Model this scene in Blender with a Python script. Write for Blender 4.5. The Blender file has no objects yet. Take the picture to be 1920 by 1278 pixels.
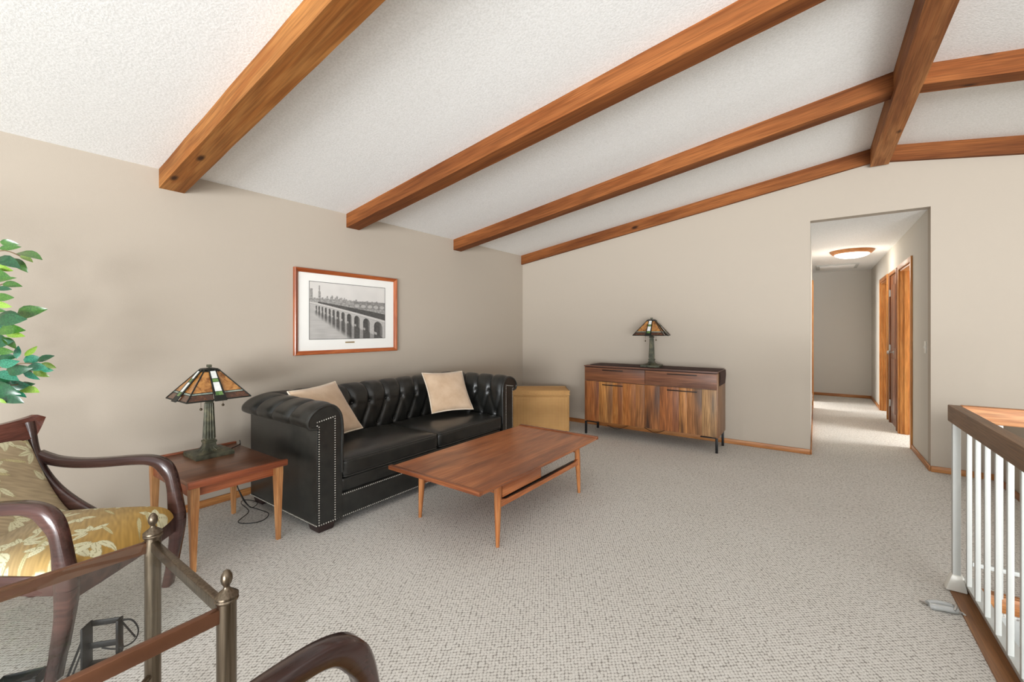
import bpy, bmesh, math, random
from mathutils import Vector, Matrix, noise as mnoise
from math import sin, cos, pi, radians, sqrt, atan2

random.seed(7)
SC = bpy.context.scene
COL = SC.collection
V = Vector

# ------------------------------------------------------------------ camera
TH = atan2(568.0, 798.0)                      # view axis, left of +Y
cam_d = bpy.data.cameras.new('camera')
cam = bpy.data.objects.new('camera', cam_d); COL.objects.link(cam)
cam.location = (0, 0, 1.314)
cam.rotation_euler = (radians(90), 0, TH)
cam_d.sensor_width = 36.0
cam_d.lens = 36.0 * 798.0 / 1920.0
cam_d.shift_y = (617 - 639) / 1920.0
cam_d.clip_start = 0.02
SC.camera = cam

# ------------------------------------------------------------------ light
w = bpy.data.worlds.new('world'); SC.world = w; w.use_nodes = True
bg = w.node_tree.nodes['Background']
bg.inputs[0].default_value = (0.92, 0.97, 1.0, 1)
bg.inputs[1].default_value = 0.5


def area(name, loc, rot, sx, sy, power, color=(1, 1, 1)):
    d = bpy.data.lights.new(name, 'AREA'); d.shape = 'RECTANGLE'
    d.size = sx; d.size_y = sy; d.energy = power; d.color = color
    o = bpy.data.objects.new(name, d); COL.objects.link(o)
    o.location = loc; o.rotation_euler = rot
    return o


# daylight: the window wall behind the camera, a low window by the stairs; plus added fill panels
area('window_or_fill', (0.1, -2.9, 1.45), (radians(86), 0, 0), 2.2, 1.2, 24, (0.96, 0.985, 1))
area('window_or_fill', (3.1, -2.9, .60), (radians(94), 0, radians(28)), 1.2, 1.0, 66, (0.96, 0.985, 1))
area('depth_fill', (3.5, -9.5, .2), (radians(98), 0, radians(22)), 6.0, 3.2, 1080, (0.95, 0.98, 1))  # added panel far outside, evens the light through the room's depth
area('window_or_fill', (4.2, 1.0, 1.5), (radians(90), 0, radians(90)), 2.4, 1.4, 14, (0.96, 0.985, 1))  # side fill added in front of the windowless right wall

VS = SC.view_settings
VS.view_transform = 'Standard'; VS.look = 'None'; VS.gamma = 1.0
VS.use_curve_mapping = False
VS.exposure = 0.80

# ------------------------------------------------------------------ materials
def lin(c):
    return tuple(((x / 255.0) / 12.92 if x / 255.0 <= 0.04045 else ((x / 255.0 + 0.055) / 1.055) ** 2.4) for x in c) + (1.0,)


class NT:
    def __init__(s, name, rough=0.5, metal=0.0, color=(128, 128, 128), coat=0.0, spec=0.5):
        s.m = bpy.data.materials.new(name); s.m.use_nodes = True
        s.t = s.m.node_tree; s.b = s.t.nodes['Principled BSDF']
        s.b.inputs['Base Color'].default_value = lin(color)
        s.b.inputs['Roughness'].default_value = rough
        s.b.inputs['Metallic'].default_value = metal
        s.b.inputs['Coat Weight'].default_value = coat
        s.b.inputs['Coat Roughness'].default_value = 0.15
        s.b.inputs['Specular IOR Level'].default_value = spec

    def n(s, typ, **kw):
        x = s.t.nodes.new(typ)
        for k, v in kw.items():
            if k in x.inputs.keys(): x.inputs[k].default_value = v
            else: setattr(x, k, v)
        return x

    def l(s, a, b): s.t.links.new(a, b)

    def coord(s, scale=(1, 1, 1), rot=(0, 0, 0), loc=(0, 0, 0)):
        tc = s.n('ShaderNodeTexCoord'); mp = s.n('ShaderNodeMapping')
        mp.inputs['Scale'].default_value = scale
        mp.inputs['Rotation'].default_value = rot
        mp.inputs['Location'].default_value = loc
        s.l(tc.outputs['Object'], mp.inputs['Vector'])
        return mp.outputs[0]

    def ramp(s, fac, stops):
        r = s.n('ShaderNodeValToRGB'); e = r.color_ramp.elements
        while len(e) < len(stops): e.new(0.5)
        for k, (p, c) in enumerate(stops):
            e[k].position = p; e[k].color = lin(c) if len(c) == 3 else c
        s.l(fac, r.inputs[0]); return r.outputs[0]

    def mix(s, f, a, b, typ='MIX'):
        x = s.n('ShaderNodeMix', data_type='RGBA', blend_type=typ)
        for sock, v in ((x.inputs[0], f), (x.inputs[6], a), (x.inputs[7], b)):
            if hasattr(v, 'is_output'): s.l(v, sock)
            else: sock.default_value = v
        return x.outputs[2]

    def bump(s, h, dist=0.002, strength=0.6):
        x = s.n('ShaderNodeBump'); x.inputs['Distance'].default_value = dist
        x.inputs['Strength'].default_value = strength
        s.l(h, x.inputs['Height']); s.l(x.outputs[0], s.b.inputs['Normal'])

    def color(s, c): s.l(c, s.b.inputs['Base Color'])


def plain(name, color, rough=0.5, metal=0.0, coat=0.0, spec=0.5, var=0.06):
    s = NT(name, rough, metal, color, coat, spec)
    nz = s.n('ShaderNodeTexNoise', Scale=9.0, Detail=4.0)
    s.l(s.coord(), nz.inputs['Vector'])
    hi = tuple(min(255, c * (1 + var)) for c in color); lo = tuple(c * (1 - var) for c in color)
    s.color(s.ramp(nz.outputs[0], [(0.3, lo), (0.7, hi)]))
    return s.m


def paint(name, color, bump=0.0006, scale=160):
    s = NT(name, 0.85, 0, color, 0, 0.25)
    nz = s.n('ShaderNodeTexNoise', Scale=float(scale), Detail=2.0)
    s.l(s.coord(), nz.inputs['Vector'])
    s.bump(nz.outputs[0], bump, 0.5)
    return s.m


def wood(name, light, mid, dark, axis='X', scale=1.0, rough=0.42, coat=0.0, knots=False, swirl=2.0, off=0.0, spec=0.4, contrast=1.0):
    """axis: the direction the grain runs along"""
    s = NT(name, rough, 0, mid, coat, spec)
    sc = [7.0 * scale] * 3; sc['XYZ'.index(axis)] = 0.7 * scale
    co = s.coord(tuple(sc), loc=(off, off * 1.7, off * 0.6))
    n1 = s.n('ShaderNodeTexNoise', Scale=1.0, Detail=5.0, Roughness=0.55, Distortion=swirl * 0.35)
    s.l(co, n1.inputs['Vector'])
    mul = s.n('ShaderNodeMath', operation='MULTIPLY'); mul.inputs[1].default_value = 26.0
    s.l(n1.outputs[0], mul.inputs[0])
    sn = s.n('ShaderNodeMath', operation='SINE'); s.l(mul.outputs[0], sn.inputs[0])
    mr = s.n('ShaderNodeMapRange'); mr.inputs[1].default_value = -1; mr.inputs[2].default_value = 1
    s.l(sn.outputs[0], mr.inputs[0])
    c1 = s.ramp(mr.outputs[0], [(0.0, mid), (1.0, light)])
    n2 = s.n('ShaderNodeTexNoise', Scale=0.6, Detail=3.0, Roughness=0.6)
    s.l(co, n2.inputs['Vector'])
    f2 = s.ramp(n2.outputs[0], [(0.42, (0, 0, 0)), (0.70, (255, 255, 255))] if contrast < 1.3 else [(0.50, (0, 0, 0)), (0.60, (255, 255, 255))])
    c2 = s.mix(f2, c1, lin(dark))
    sc3 = [120.0 * scale] * 3; sc3['XYZ'.index(axis)] = 4.0 * scale
    n3 = s.n('ShaderNodeTexNoise', Scale=1.0, Detail=2.0)
    s.l(s.coord(tuple(sc3)), n3.inputs['Vector'])
    f3 = s.ramp(n3.outputs[0], [(0.36, (150, 150, 150)), (0.62, (255, 255, 255))])
    c3 = s.mix(0.45 * contrast, c2, f3, 'MULTIPLY')
    if knots:
        sk = [6.0] * 3; sk['XYZ'.index(axis)] = 2.6
        vo = s.n('ShaderNodeTexVoronoi', Scale=1.0); s.l(s.coord(tuple(sk), loc=(off, 0.3, 0.2)), vo.inputs['Vector'])
        fk = s.ramp(vo.outputs['Distance'], [(0.06, (255, 255, 255)), (0.15, (0, 0, 0))])
        c3 = s.mix(fk, c3, lin(tuple(x * 0.5 for x in dark)))
    s.color(c3)
    s.bump(n3.outputs[0], 0.0006, 0.35)
    return s.m


M = {}
M['wall'] = paint('wall_paint', (184, 173, 159))
M['wall_far'] = paint('hall_paint', (206, 201, 192))
# popcorn ceiling
s = NT('ceiling_texture', 0.95, 0, (236, 236, 233), 0, 0.1)
nz = s.n('ShaderNodeTexNoise', Scale=95.0, Detail=3.0, Roughness=0.6); s.l(s.coord(), nz.inputs['Vector'])
s.color(s.ramp(nz.outputs[0], [(0.35, (236, 236, 234)), (0.6, (250, 250, 249))]))
s.bump(nz.outputs[0], 0.003, 0.5); M['ceiling'] = s.m
# loop carpet
s = NT('loop_carpet', 0.97, 0, (205, 200, 192), 0, 0.1)
co = s.coord((78, 66, 78), rot=(0, 0, -TH))
vo = s.n('ShaderNodeTexVoronoi', Scale=1.0); vo.inputs['Randomness'].default_value = 0.32; s.l(co, vo.inputs['Vector'])
nz = s.n('ShaderNodeTexNoise', Scale=240.0, Detail=3.0); s.l(s.coord(), nz.inputs['Vector'])
big = s.n('ShaderNodeTexNoise', Scale=2.2, Detail=3.0); s.l(s.coord(), big.inputs['Vector'])
pit = s.ramp(vo.outputs['Distance'], [(0.30, (236, 233, 228)), (0.50, (224, 221, 215)), (0.68, (150, 145, 138))])
fl = s.ramp(nz.outputs[0], [(0.35, (206, 204, 200)), (0.62, (255, 255, 255))])
c = s.mix(0.6, pit, fl, 'MULTIPLY')
c = s.mix(0.10, c, big.outputs[0], 'OVERLAY')
s.color(c)
h = s.n('ShaderNodeMath', operation='SUBTRACT'); h.inputs[0].default_value = 1.0
s.l(vo.outputs['Distance'], h.inputs[1]); s.bump(h.outputs[0], 0.003, 0.4); M['carpet'] = s.m

CED = dict(knots=True, rough=0.7, spec=0.2, scale=1.0, swirl=1.2)
M['beam'] = wood('cedar_beam', (186, 128, 70), (160, 100, 48), (124, 72, 32), 'X', **CED)
M['beam_b'] = wood('cedar_beam_darker', (160, 98, 52), (136, 78, 38), (106, 58, 28), 'X', off=3.0, **CED)
M['ridge'] = wood('cedar_ridge', (188, 128, 78), (166, 106, 60), (132, 80, 46), 'Y', off=5.0, **CED)
M['oak_x'] = wood('oak_trim_x', (204, 142, 84), (184, 120, 66), (160, 98, 52), 'X', 1.6)
M['oak_y'] = wood('oak_trim_y', (204, 142, 84), (184, 120, 66), (160, 98, 52), 'Y', 1.6)
M['oak_z'] = wood('oak_trim_z', (224, 158, 88), (206, 136, 68), (180, 110, 52), 'Z', 1.6)
M['oak_door'] = wood('oak_door', (166, 104, 60), (146, 86, 48), (120, 68, 38), 'Z', 1.6, coat=0.3)
M['rail_y'] = wood('oak_handrail', (164, 128, 92), (138, 102, 68), (108, 76, 48), 'Y', 1.5, rough=0.5, swirl=5, contrast=1.2)
M['rail_x'] = wood('oak_handrail_light', (204, 146, 96), (184, 122, 74), (160, 100, 58), 'X', 2.4, rough=0.5)
M['curb'] = wood('oak_curb', (172, 118, 68), (148, 96, 52), (120, 74, 40), 'Y', 1.5)
M['teak_y'] = wood('teak_top', (200, 124, 74), (182, 104, 56), (130, 72, 42), 'Y', 1.7, rough=0.33, coat=0.15, swirl=3)
M['teak_z'] = wood('teak_leg', (200, 132, 78), (178, 106, 56), (150, 84, 44), 'Z', 1.5, rough=0.35, coat=0.1)
M['teak_x'] = wood('teak_end', (160, 94, 56), (138, 76, 44), (100, 54, 34), 'X', 1.2, rough=0.33, coat=0.15)
M['table_top'] = wood('walnut_table_top', (134, 88, 62), (116, 74, 52), (90, 56, 40), 'Y', 1.3, rough=0.32, coat=0.2)
M['table_edge'] = wood('mahogany_edge', (172, 98, 62), (150, 80, 48), (122, 62, 38), 'Y', 1.3, rough=0.35)
M['light_leg'] = wood('beech_leg', (204, 150, 98), (180, 122, 72), (150, 96, 56), 'Z', 1.5, rough=0.38)
M['chair_wood'] = wood('dark_cherry_wood', (90, 60, 54), (72, 47, 42), (50, 33, 31), 'Y', 1.3, rough=0.22, coat=0.45, contrast=0.5)
M['chair_crest'] = wood('cherry_crest', (124, 70, 54), (102, 54, 42), (76, 40, 34), 'X', 1.3, rough=0.25, coat=0.4)
M['frame_y'] = wood('frame_wood', (190, 104, 54), (168, 84, 40), (128, 58, 30), 'Y', 1.6, rough=0.28, coat=0.4, contrast=0.5)
M['frame_z'] = wood('frame_wood_upright', (190, 104, 54), (168, 84, 40), (128, 58, 30), 'Z', 1.6, rough=0.28, coat=0.4, contrast=0.5)
M['runner'] = plain('brown_runner', (66, 42, 36), 0.9)
M['walnut_drawer'] = [wood('walnut_drawer_a', (166, 104, 66), (140, 84, 54), (88, 62, 50), 'X', 1.0, off=1.3, swirl=4, rough=0.4),
                      wood('walnut_drawer_b', (146, 98, 72), (122, 80, 60), (88, 66, 58), 'X', 1.0, off=6.1, swirl=4, rough=0.4)]
tones = [((176, 118, 74), (158, 98, 58), (120, 72, 44)), ((204, 154, 98), (184, 130, 78), (132, 92, 58)),
         ((198, 144, 88), (178, 120, 68), (140, 88, 50)), ((190, 132, 80), (172, 112, 64), (130, 82, 48)),
         ((174, 124, 84), (146, 102, 70), (92, 74, 62)), ((206, 154, 100), (186, 132, 80), (150, 98, 58)),
         ((180, 124, 82), (152, 102, 68), (88, 66, 58)), ((176, 116, 76), (140, 92, 66), (82, 62, 56)),
         ((204, 150, 98), (168, 118, 76), (110, 80, 60)), ((184, 136, 98), (160, 114, 80), (112, 84, 64)),
         ((190, 158, 124), (166, 134, 104), (104, 92, 82))]
M['planks'] = [wood('walnut_plank_%s' % 'abcdefghijk'[i], a, b, c_, 'Z', 1.15, off=i * 2.7, swirl=5.5, rough=0.42, contrast=1.5) for i, (a, b, c_) in enumerate([[(min(255, q[0] * 1.03), q[1] * .97, q[2] * .86) for q in t3] for t3 in tones])]
M['walnut_case'] = wood('walnut_case', (170, 128, 94), (148, 108, 78), (118, 84, 62), 'Z', 1.2)
M['walnut_top'] = wood('walnut_top', (126, 84, 66), (104, 68, 56), (80, 54, 46), 'X', 1.2)
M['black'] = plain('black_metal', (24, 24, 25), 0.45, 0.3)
M['black_plastic'] = plain('black_plastic', (16, 16, 17), 0.35)
M['foot'] = plain('dark_foot', (42, 28, 26), 0.45)
M['white'] = plain('white_paint', (190, 191, 187), 0.5, var=0.01)
M['plate'] = plain('white_plate', (232, 230, 222), 0.4, var=0.01)
# leather
s = NT('black_leather', 0.31, 0, (26, 27, 25), 0.0, 0.6)
nz = s.n('ShaderNodeTexNoise', Scale=14.0, Detail=4.0); s.l(s.coord(), nz.inputs['Vector'])
s.color(s.ramp(nz.outputs[0], [(0.3, (22, 23, 22)), (0.7, (36, 36, 33))]))
vo = s.n('ShaderNodeTexVoronoi', Scale=420.0); s.l(s.coord(), vo.inputs['Vector'])
s.bump(vo.outputs['Distance'], 0.0004, 0.3); M['leather'] = s.m
M['nail'] = plain('nickel_nail', (206, 202, 192), 0.35, 0.7)
# velvet pillow
s = NT('tan_velvet', 0.9, 0, (206, 178, 148), 0, 0.2)
s.b.inputs['Sheen Weight'].default_value = 0.5
nz = s.n('ShaderNodeTexNoise', Scale=9.0, Detail=5.0); s.l(s.coord(), nz.inputs['Vector'])
s.color(s.ramp(nz.outputs[0], [(0.3, (196, 166, 136)), (0.7, (216, 190, 162))]))
s.bump(nz.outputs[0], 0.01, 0.4); M['velvet'] = s.m
M['piping'] = plain('ivory_piping', (228, 214, 194), 0.7)
# wicker
s = NT('wicker_weave', 0.6, 0, (200, 156, 100), 0, 0.35)
tc = s.coord((1, 1, 1))
sp = s.n('ShaderNodeSeparateXYZ'); s.l(tc, sp.inputs[0])
def _m(op, a, b=None, c=None):
    x = s.n('ShaderNodeMath', operation=op)
    for k, v in enumerate((a, b, c)):
        if v is None: continue
        if hasattr(v, 'is_output'): s.l(v, x.inputs[k])
        else: x.inputs[k].default_value = v
    return x.outputs[0]
_h = _m('MULTIPLY_ADD', sp.outputs[1], .5, sp.outputs[2]); _x = _m('ADD', sp.outputs[0], sp.outputs[1])
_b = _m('ABSOLUTE', _m('SINE', _m('MULTIPLY', _h, pi / .0105)))
_a = _m('ABSOLUTE', _m('SINE', _m('MULTIPLY', _x, pi / .019)))
wv = _m('MULTIPLY_ADD', _b, 1.1, _m('MULTIPLY_ADD', _a, 1.0, -.9))
mr = s.n('ShaderNodeMapRange'); mr.inputs[1].default_value = -1.2; mr.inputs[2].default_value = 1.2; s.l(wv, mr.inputs[0])
cw = s.ramp(mr.outputs[0], [(0.12, (124, 82, 42)), (0.42, (192, 144, 86)), (0.85, (226, 182, 122))])
nz = s.n('ShaderNodeTexNoise', Scale=6.0, Detail=3.0); s.l(s.coord(), nz.inputs['Vector'])
s.color(s.mix(0.25, cw, s.ramp(nz.outputs[0], [(0.3, (200, 170, 130)), (0.7, (255, 250, 240))]), 'MULTIPLY'))
s.bump(mr.outputs[0], 0.004, 0.8); M['wicker'] = s.m
# lamp glass (unlit art glass)
def artglass(name, a, b, rough=0.2, trans=0.25):
    s = NT(name, rough, 0, a, 0.4, 0.5)
    nz = s.n('ShaderNodeTexNoise', Scale=26.0, Detail=4.0, Distortion=1.2); s.l(s.coord(), nz.inputs['Vector'])
    s.color(s.ramp(nz.outputs[0], [(0.32, a), (0.66, b)]))
    s.b.inputs['Transmission Weight'].default_value = trans
    return s.m
M['amber'] = artglass('amber_glass', (132, 78, 28), (206, 146, 78))
M['milk'] = artglass('milk_glass', (222, 226, 222), (244, 246, 242), 0.15, 0.1)
M['green'] = artglass('green_glass', (52, 96, 36), (128, 168, 92))
M['teal_glass'] = artglass('grey_teal_glass', (118, 134, 124), (176, 186, 172))
M['brown_glass'] = artglass('brown_border_glass', (58, 34, 24), (104, 62, 36))
M['came'] = plain('lead_came', (44, 46, 42), 0.45, 0.6)
s = NT('verdigris_bronze', 0.5, 0.35, (74, 84, 68), 0, 0.5)
nz = s.n('ShaderNodeTexNoise', Scale=20.0, Detail=5.0); s.l(s.coord(), nz.inputs['Vector'])
s.color(s.ramp(nz.outputs[0], [(0.32, (56, 54, 44)), (0.52, (84, 85, 70)), (0.75, (130, 122, 94))])); M['bronze'] = s.m
M['chain'] = plain('bronze_chain', (92, 80, 62), 0.4, 0.8)
# brushed metal of the glass table
s = NT('brushed_bronze_nickel', 0.33, 1.0, (150, 134, 114))
nz = s.n('ShaderNodeTexNoise', Scale=1.0, Detail=2.0); s.l(s.coord((160, 160, 6)), nz.inputs['Vector'])
s.color(s.ramp(nz.outputs[0], [(0.3, (94, 83, 70)), (0.7, (128, 115, 99))])); M['nickel'] = s.m
M['copper'] = plain('brown_metal_bar', (132, 92, 70), 0.38, 0.85)
def facing(s, lo, hi):
    lw = s.n('ShaderNodeLayerWeight'); lw.inputs[0].default_value = 0.5
    pw = s.n('ShaderNodeMath', operation='POWER'); s.l(lw.outputs['Facing'], pw.inputs[0]); pw.inputs[1].default_value = 5.0
    ma = s.n('ShaderNodeMath', operation='MULTIPLY_ADD'); s.l(pw.outputs[0], ma.inputs[0]); ma.inputs[1].default_value = hi - lo; ma.inputs[2].default_value = lo
    return ma.outputs[0]


# glass
s = NT('clear_glass', 0.0, 0, (236, 244, 240)); s.b.inputs['Transmission Weight'].default_value = 1.0
s.b.inputs['IOR'].default_value = 1.45
mt = s.t
gl = s.n('ShaderNodeBsdfGlossy'); gl.inputs['Roughness'].default_value = 0.02
tr = s.n('ShaderNodeBsdfTransparent'); tr.inputs[0].default_value = (0.96, 0.975, 0.97, 1)
fr = facing(s, .02, .28)
mx = s.n('ShaderNodeMixShader'); s.l(fr, mx.inputs[0]); s.l(tr.outputs[0], mx.inputs[1]); s.l(gl.outputs[0], mx.inputs[2])
s.l(mx.outputs[0], mt.nodes['Material Output'].inputs[0]); M['glass'] = s.m
s = NT('picture_glass', 0.0)
gl = s.n('ShaderNodeBsdfGlossy'); gl.inputs['Roughness'].default_value = 0.01
tr = s.n('ShaderNodeBsdfTransparent'); fr = facing(s, .02, .5)
mx = s.n('ShaderNodeMixShader'); s.l(fr, mx.inputs[0]); s.l(tr.outputs[0], mx.inputs[1]); s.l(gl.outputs[0], mx.inputs[2])
s.l(mx.outputs[0], s.t.nodes['Material Output'].inputs[0]); M['pglass'] = s.m
M['mat_board'] = plain('white_mat_board', (246, 245, 240), 0.8, var=0.005)
M['brass'] = plain('brass_plate', (176, 150, 92), 0.35, 0.7)
M['silver'] = plain('satin_silver', (196, 196, 194), 0.28, 0.9)
M['clear'] = plain('clear_grey_plastic', (222, 225, 225), 0.15, 0.0)
M['clear'].node_tree.nodes['Principled BSDF'].inputs['Transmission Weight'].default_value = 0.25
M['blue'] = plain('blue_label', (36, 92, 160), 0.4)
M['bark'] = plain('bark', (112, 96, 78), 0.9, var=0.2)
M['twig'] = plain('twig', (134, 112, 86), 0.8)
M['pot'] = plain('terracotta_pot', (150, 96, 70), 0.8)
M['soil'] = plain('soil', (60, 46, 36), 0.95, var=0.3)
def leafm(name, c1, c2):
    s = NT(name, 0.28, 0, c1, 0.35, 0.6)
    nz = s.n('ShaderNodeTexNoise', Scale=18.0, Detail=3.0); s.l(s.coord(), nz.inputs['Vector'])
    s.color(s.ramp(nz.outputs[0], [(0.35, c1), (0.65, c2)]))
    s.b.inputs['Subsurface Weight'].default_value = 0.0
    return s.m
M['leaf_mid'] = leafm('leaf_mid', (42, 88, 30), (76, 122, 44))
M['leaf_dark'] = leafm('leaf_dark', (18, 62, 38), (34, 92, 54))
M['leaf_yellow'] = leafm('leaf_yellow', (112, 156, 48), (156, 190, 82))
M['leaf_teal'] = leafm('leaf_teal', (20, 96, 74), (58, 140, 110))  # teal tint paints a bluish window reflection onto the glossy leaves
# emissive dome
s = NT('lit_dome', 0.3, 0, (255, 252, 244))
s.b.inputs['Emission Color'].default_value = (1, 0.95, 0.86, 1); s.b.inputs['Emission Strength'].default_value = 3.2
M['dome'] = s.m
# vertex colour print / fabric
def vcol(name, rough, bump=None):
    s = NT(name, rough, 0, (200, 200, 200), 0, 0.3)
    a = s.n('ShaderNodeVertexColor'); a.layer_name = 'Col'
    s.color(a.outputs[0])
    if bump:
        nz = s.n('ShaderNodeTexNoise', Scale=300.0, Detail=2.0); s.l(s.coord(), nz.inputs['Vector']); s.bump(nz.outputs[0], bump, 0.4)
    return s.m
M['print'] = vcol('photo_print', 0.6)
M['fabric'] = vcol('leaf_brocade', 0.7, 0.0008)


# ------------------------------------------------------------------ mesh builder
class MB:
    def __init__(s): s.bm = bmesh.new(); s.mats = []; s.mi = 0

    def use(s, key_or_mat):
        m = M[key_or_mat] if isinstance(key_or_mat, str) else key_or_mat
        if m not in s.mats: s.mats.append(m)
        s.mi = s.mats.index(m); return s

    def _absorb(s, b, mtx=None):
        if mtx is not None: bmesh.ops.transform(b, matrix=mtx, verts=b.verts)
        vm = {v: s.bm.verts.new(v.co) for v in b.verts}
        for f in b.faces:
            try:
                nf = s.bm.faces.new([vm[v] for v in f.verts]); nf.material_index = s.mi
            except ValueError: pass
        b.free()

    def box(s, x0, x1, y0, y1, z0, z1, bev=0.0, mtx=None, seg=2):
        b = bmesh.new(); bmesh.ops.create_cube(b, size=1)
        for v in b.verts:
            v.co = V(((x0 + x1) / 2 + v.co.x * (x1 - x0), (y0 + y1) / 2 + v.co.y * (y1 - y0), (z0 + z1) / 2 + v.co.z * (z1 - z0)))
        if bev > 0: bmesh.ops.bevel(b, geom=b.edges[:], offset=bev, segments=seg, profile=0.5, affect='EDGES')
        s._absorb(b, mtx); return s

    def hexa(s, pts, bev=0.0):
        """8 points: bottom 4 (ccw) then top 4"""
        b = bmesh.new(); v = [b.verts.new(p) for p in pts]
        for f in ((3, 2, 1, 0), (4, 5, 6, 7), (0, 1, 5, 4), (1, 2, 6, 5), (2, 3, 7, 6), (3, 0, 4, 7)): b.faces.new([v[i] for i in f])
        if bev > 0: bmesh.ops.bevel(b, geom=b.edges[:], offset=bev, segments=2, profile=0.5, affect='EDGES')
        s._absorb(b); return s

    def prism(s, pts, d, bev=0.0):
        """pts: 3D polygon, extruded by vector d"""
        b = bmesh.new(); v = [b.verts.new(p) for p in pts]; f = b.faces.new(v)
        r = bmesh.ops.extrude_face_region(b, geom=[f])
        bmesh.ops.translate(b, vec=V(d), verts=[x for x in r['geom'] if isinstance(x, bmesh.types.BMVert)])
        bmesh.ops.recalc_face_normals(b, faces=b.faces)
        if bev > 0: bmesh.ops.bevel(b, geom=b.edges[:], offset=bev, segments=2, profile=0.5, affect='EDGES')
        s._absorb(b); return s

    def loft(s, rings, cap=True, closed=False):
        """rings: list of lists of points with the same count"""
        b = bmesh.new(); R = [[b.verts.new(p) for p in r] for r in rings]; n = len(R[0])
        rng = range(len(R)) if closed else range(len(R) - 1)
        for i in rng:
            A, B = R[i], R[(i + 1) % len(R)]
            for j in range(n):
                k = (j + 1) % n
                b.faces.new((A[j], A[k], B[k], B[j]))
        if cap and not closed:
            b.faces.new(R[0][::-1]); b.faces.new(R[-1])
        bmesh.ops.recalc_face_normals(b, faces=b.faces)
        s._absorb(b); return s

    def tube(s, pts, r, n=8, cap=True, closed=False, flat=None):
        pts = [V(p) for p in pts]; rings = []; prev = None
        N = len(pts)
        for i, p in enumerate(pts):
            if closed: t = (pts[(i + 1) % N] - pts[i - 1])
            else: t = pts[min(i + 1, N - 1)] - pts[max(i - 1, 0)]
            t.normalize()
            if prev is None:
                a = V((0, 0, 1)) if abs(t.z) < 0.9 else V((1, 0, 0))
                u = t.cross(a).normalized()
            else:
                u = (prev - t * prev.dot(t)).normalized()
            prev = u; v = t.cross(u)
            rr = r[i] if isinstance(r, (list, tuple)) else r
            rings.append([p + (u * cos(2 * pi * k / n) + v * sin(2 * pi * k / n)) * rr for k in range(n)])
        return s.loft(rings, cap, closed)

    def lathe(s, prof, c=(0, 0, 0), n=20, cap=True):
        rings = [[(c[0] + r * cos(2 * pi * k / n), c[1] + r * sin(2 * pi * k / n), c[2] + z) for k in range(n)] for r, z in prof]
        return s.loft(rings, cap)

    def sphere(s, c, r, n=10, m=6, sc=(1, 1, 1)):
        prof = [(max(1e-4, r * sin(pi * i / m)), -r * cos(pi * i / m)) for i in range(m + 1)]
        rings = [[(c[0] + q * sc[0] * cos(2 * pi * k / n), c[1] + q * sc[1] * sin(2 * pi * k / n), c[2] + z * sc[2]) for k in range(n)] for q, z in prof]
        return s.loft(rings)

    def grid(s, P, closed_u=False):
        """P[i][j] points"""
        b = bmesh.new(); R = [[b.verts.new(p) for p in r] for r in P]
        for i in range(len(R) - 1):
            for j in range(len(R[0]) - 1):
                b.faces.new((R[i][j], R[i + 1][j], R[i + 1][j + 1], R[i][j + 1]))
        bmesh.ops.recalc_face_normals(b, faces=b.faces)
        s._absorb(b); return s

    def mesh(s, name, ang=35):
        me = bpy.data.meshes.new(name); s.bm.normal_update(); s.bm.to_mesh(me); s.bm.free()
        for m in s.mats: me.materials.append(m)
        me.polygons.foreach_set('use_smooth', [True] * len(me.polygons))
        me.set_sharp_from_angle(angle=radians(ang))
        return me


def obj(name, mb, parent=None, label=None, ang=35, loc=None, kind=None):
    me = mb.mesh(name, ang) if isinstance(mb, MB) else mb
    o = bpy.data.objects.new(name, me); COL.objects.link(o)
    if parent is not None: o.parent = parent
    if loc is not None: o.location = loc
    if label: o['label'] = label
    if kind: o['kind'] = kind
    return o


def tag(o, label, cat, group=None, kind=None):
    o['label'] = label; o['category'] = cat
    if group: o['group'] = group
    if kind: o['kind'] = kind
    return o


def thing(name, label, cat, loc=(0, 0, 0), rz=0, group=None):
    o = bpy.data.objects.new(name, None); COL.objects.link(o)
    o.location = loc; o.rotation_euler = (0, 0, rz); o.empty_display_size = 0.1
    return tag(o, label, cat, group)


def struct(name, mb, parent=None, ang=35):
    o = obj(name, mb, parent, ang=ang)
    if parent is None: o['kind'] = 'structure'
    return o


def copy_tree(o, parent=None):
    c = o.copy(); COL.objects.link(c)
    if parent is not None: c.parent = parent
    for ch in list(o.children): copy_tree(ch, c)
    return c


def catmull(P, k=8):
    P = [V(p) for p in P]; out = []
    for i in range(len(P) - 1):
        p0 = P[max(i - 1, 0)]; p1 = P[i]; p2 = P[i + 1]; p3 = P[min(i + 2, len(P) - 1)]
        for j in range(k):
            t = j / k
            out.append(0.5 * ((2 * p1) + (p2 - p0) * t + (2 * p0 - 5 * p1 + 4 * p2 - p3) * t * t + (3 * p1 - p0 - 3 * p2 + p3) * t ** 3))
    out.append(P[-1]); return out


# ------------------------------------------------------------------ the setting
XL, YB, XR = -3.678, 5.451, 0.872
HX = -0.04            # left wall of the hall
YS = -3.0
XE = 4.4
YH = 10.5             # end of the hall
XC = 0.508            # ridge


def zr(y): return 3.083 + 0.009 * (YB - y)
def zw(y): return 2.443 - 0.006 * (YB - y)
def zc(x, y):
    if x <= XC: return zw(y) + (zr(y) - zw(y)) * (x - XL) / (XC - XL)
    return zr(y) - 0.150 * (x - XC)


f = MB().use('carpet')
f.box(XL - .1, .62, YS, 3.1, -.1, 0)
f.box(XL - .1, XE, 3.1, 11.0, -.1, 0)
f.box(1.28, XE, YS, 3.1, -.1, 0)
struct('floor', f)
f = MB().use('wall'); f.box(XL - .12, XL, YS, YB + .12, 0, zw(YB) + .02); struct('wall_left', f)
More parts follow.
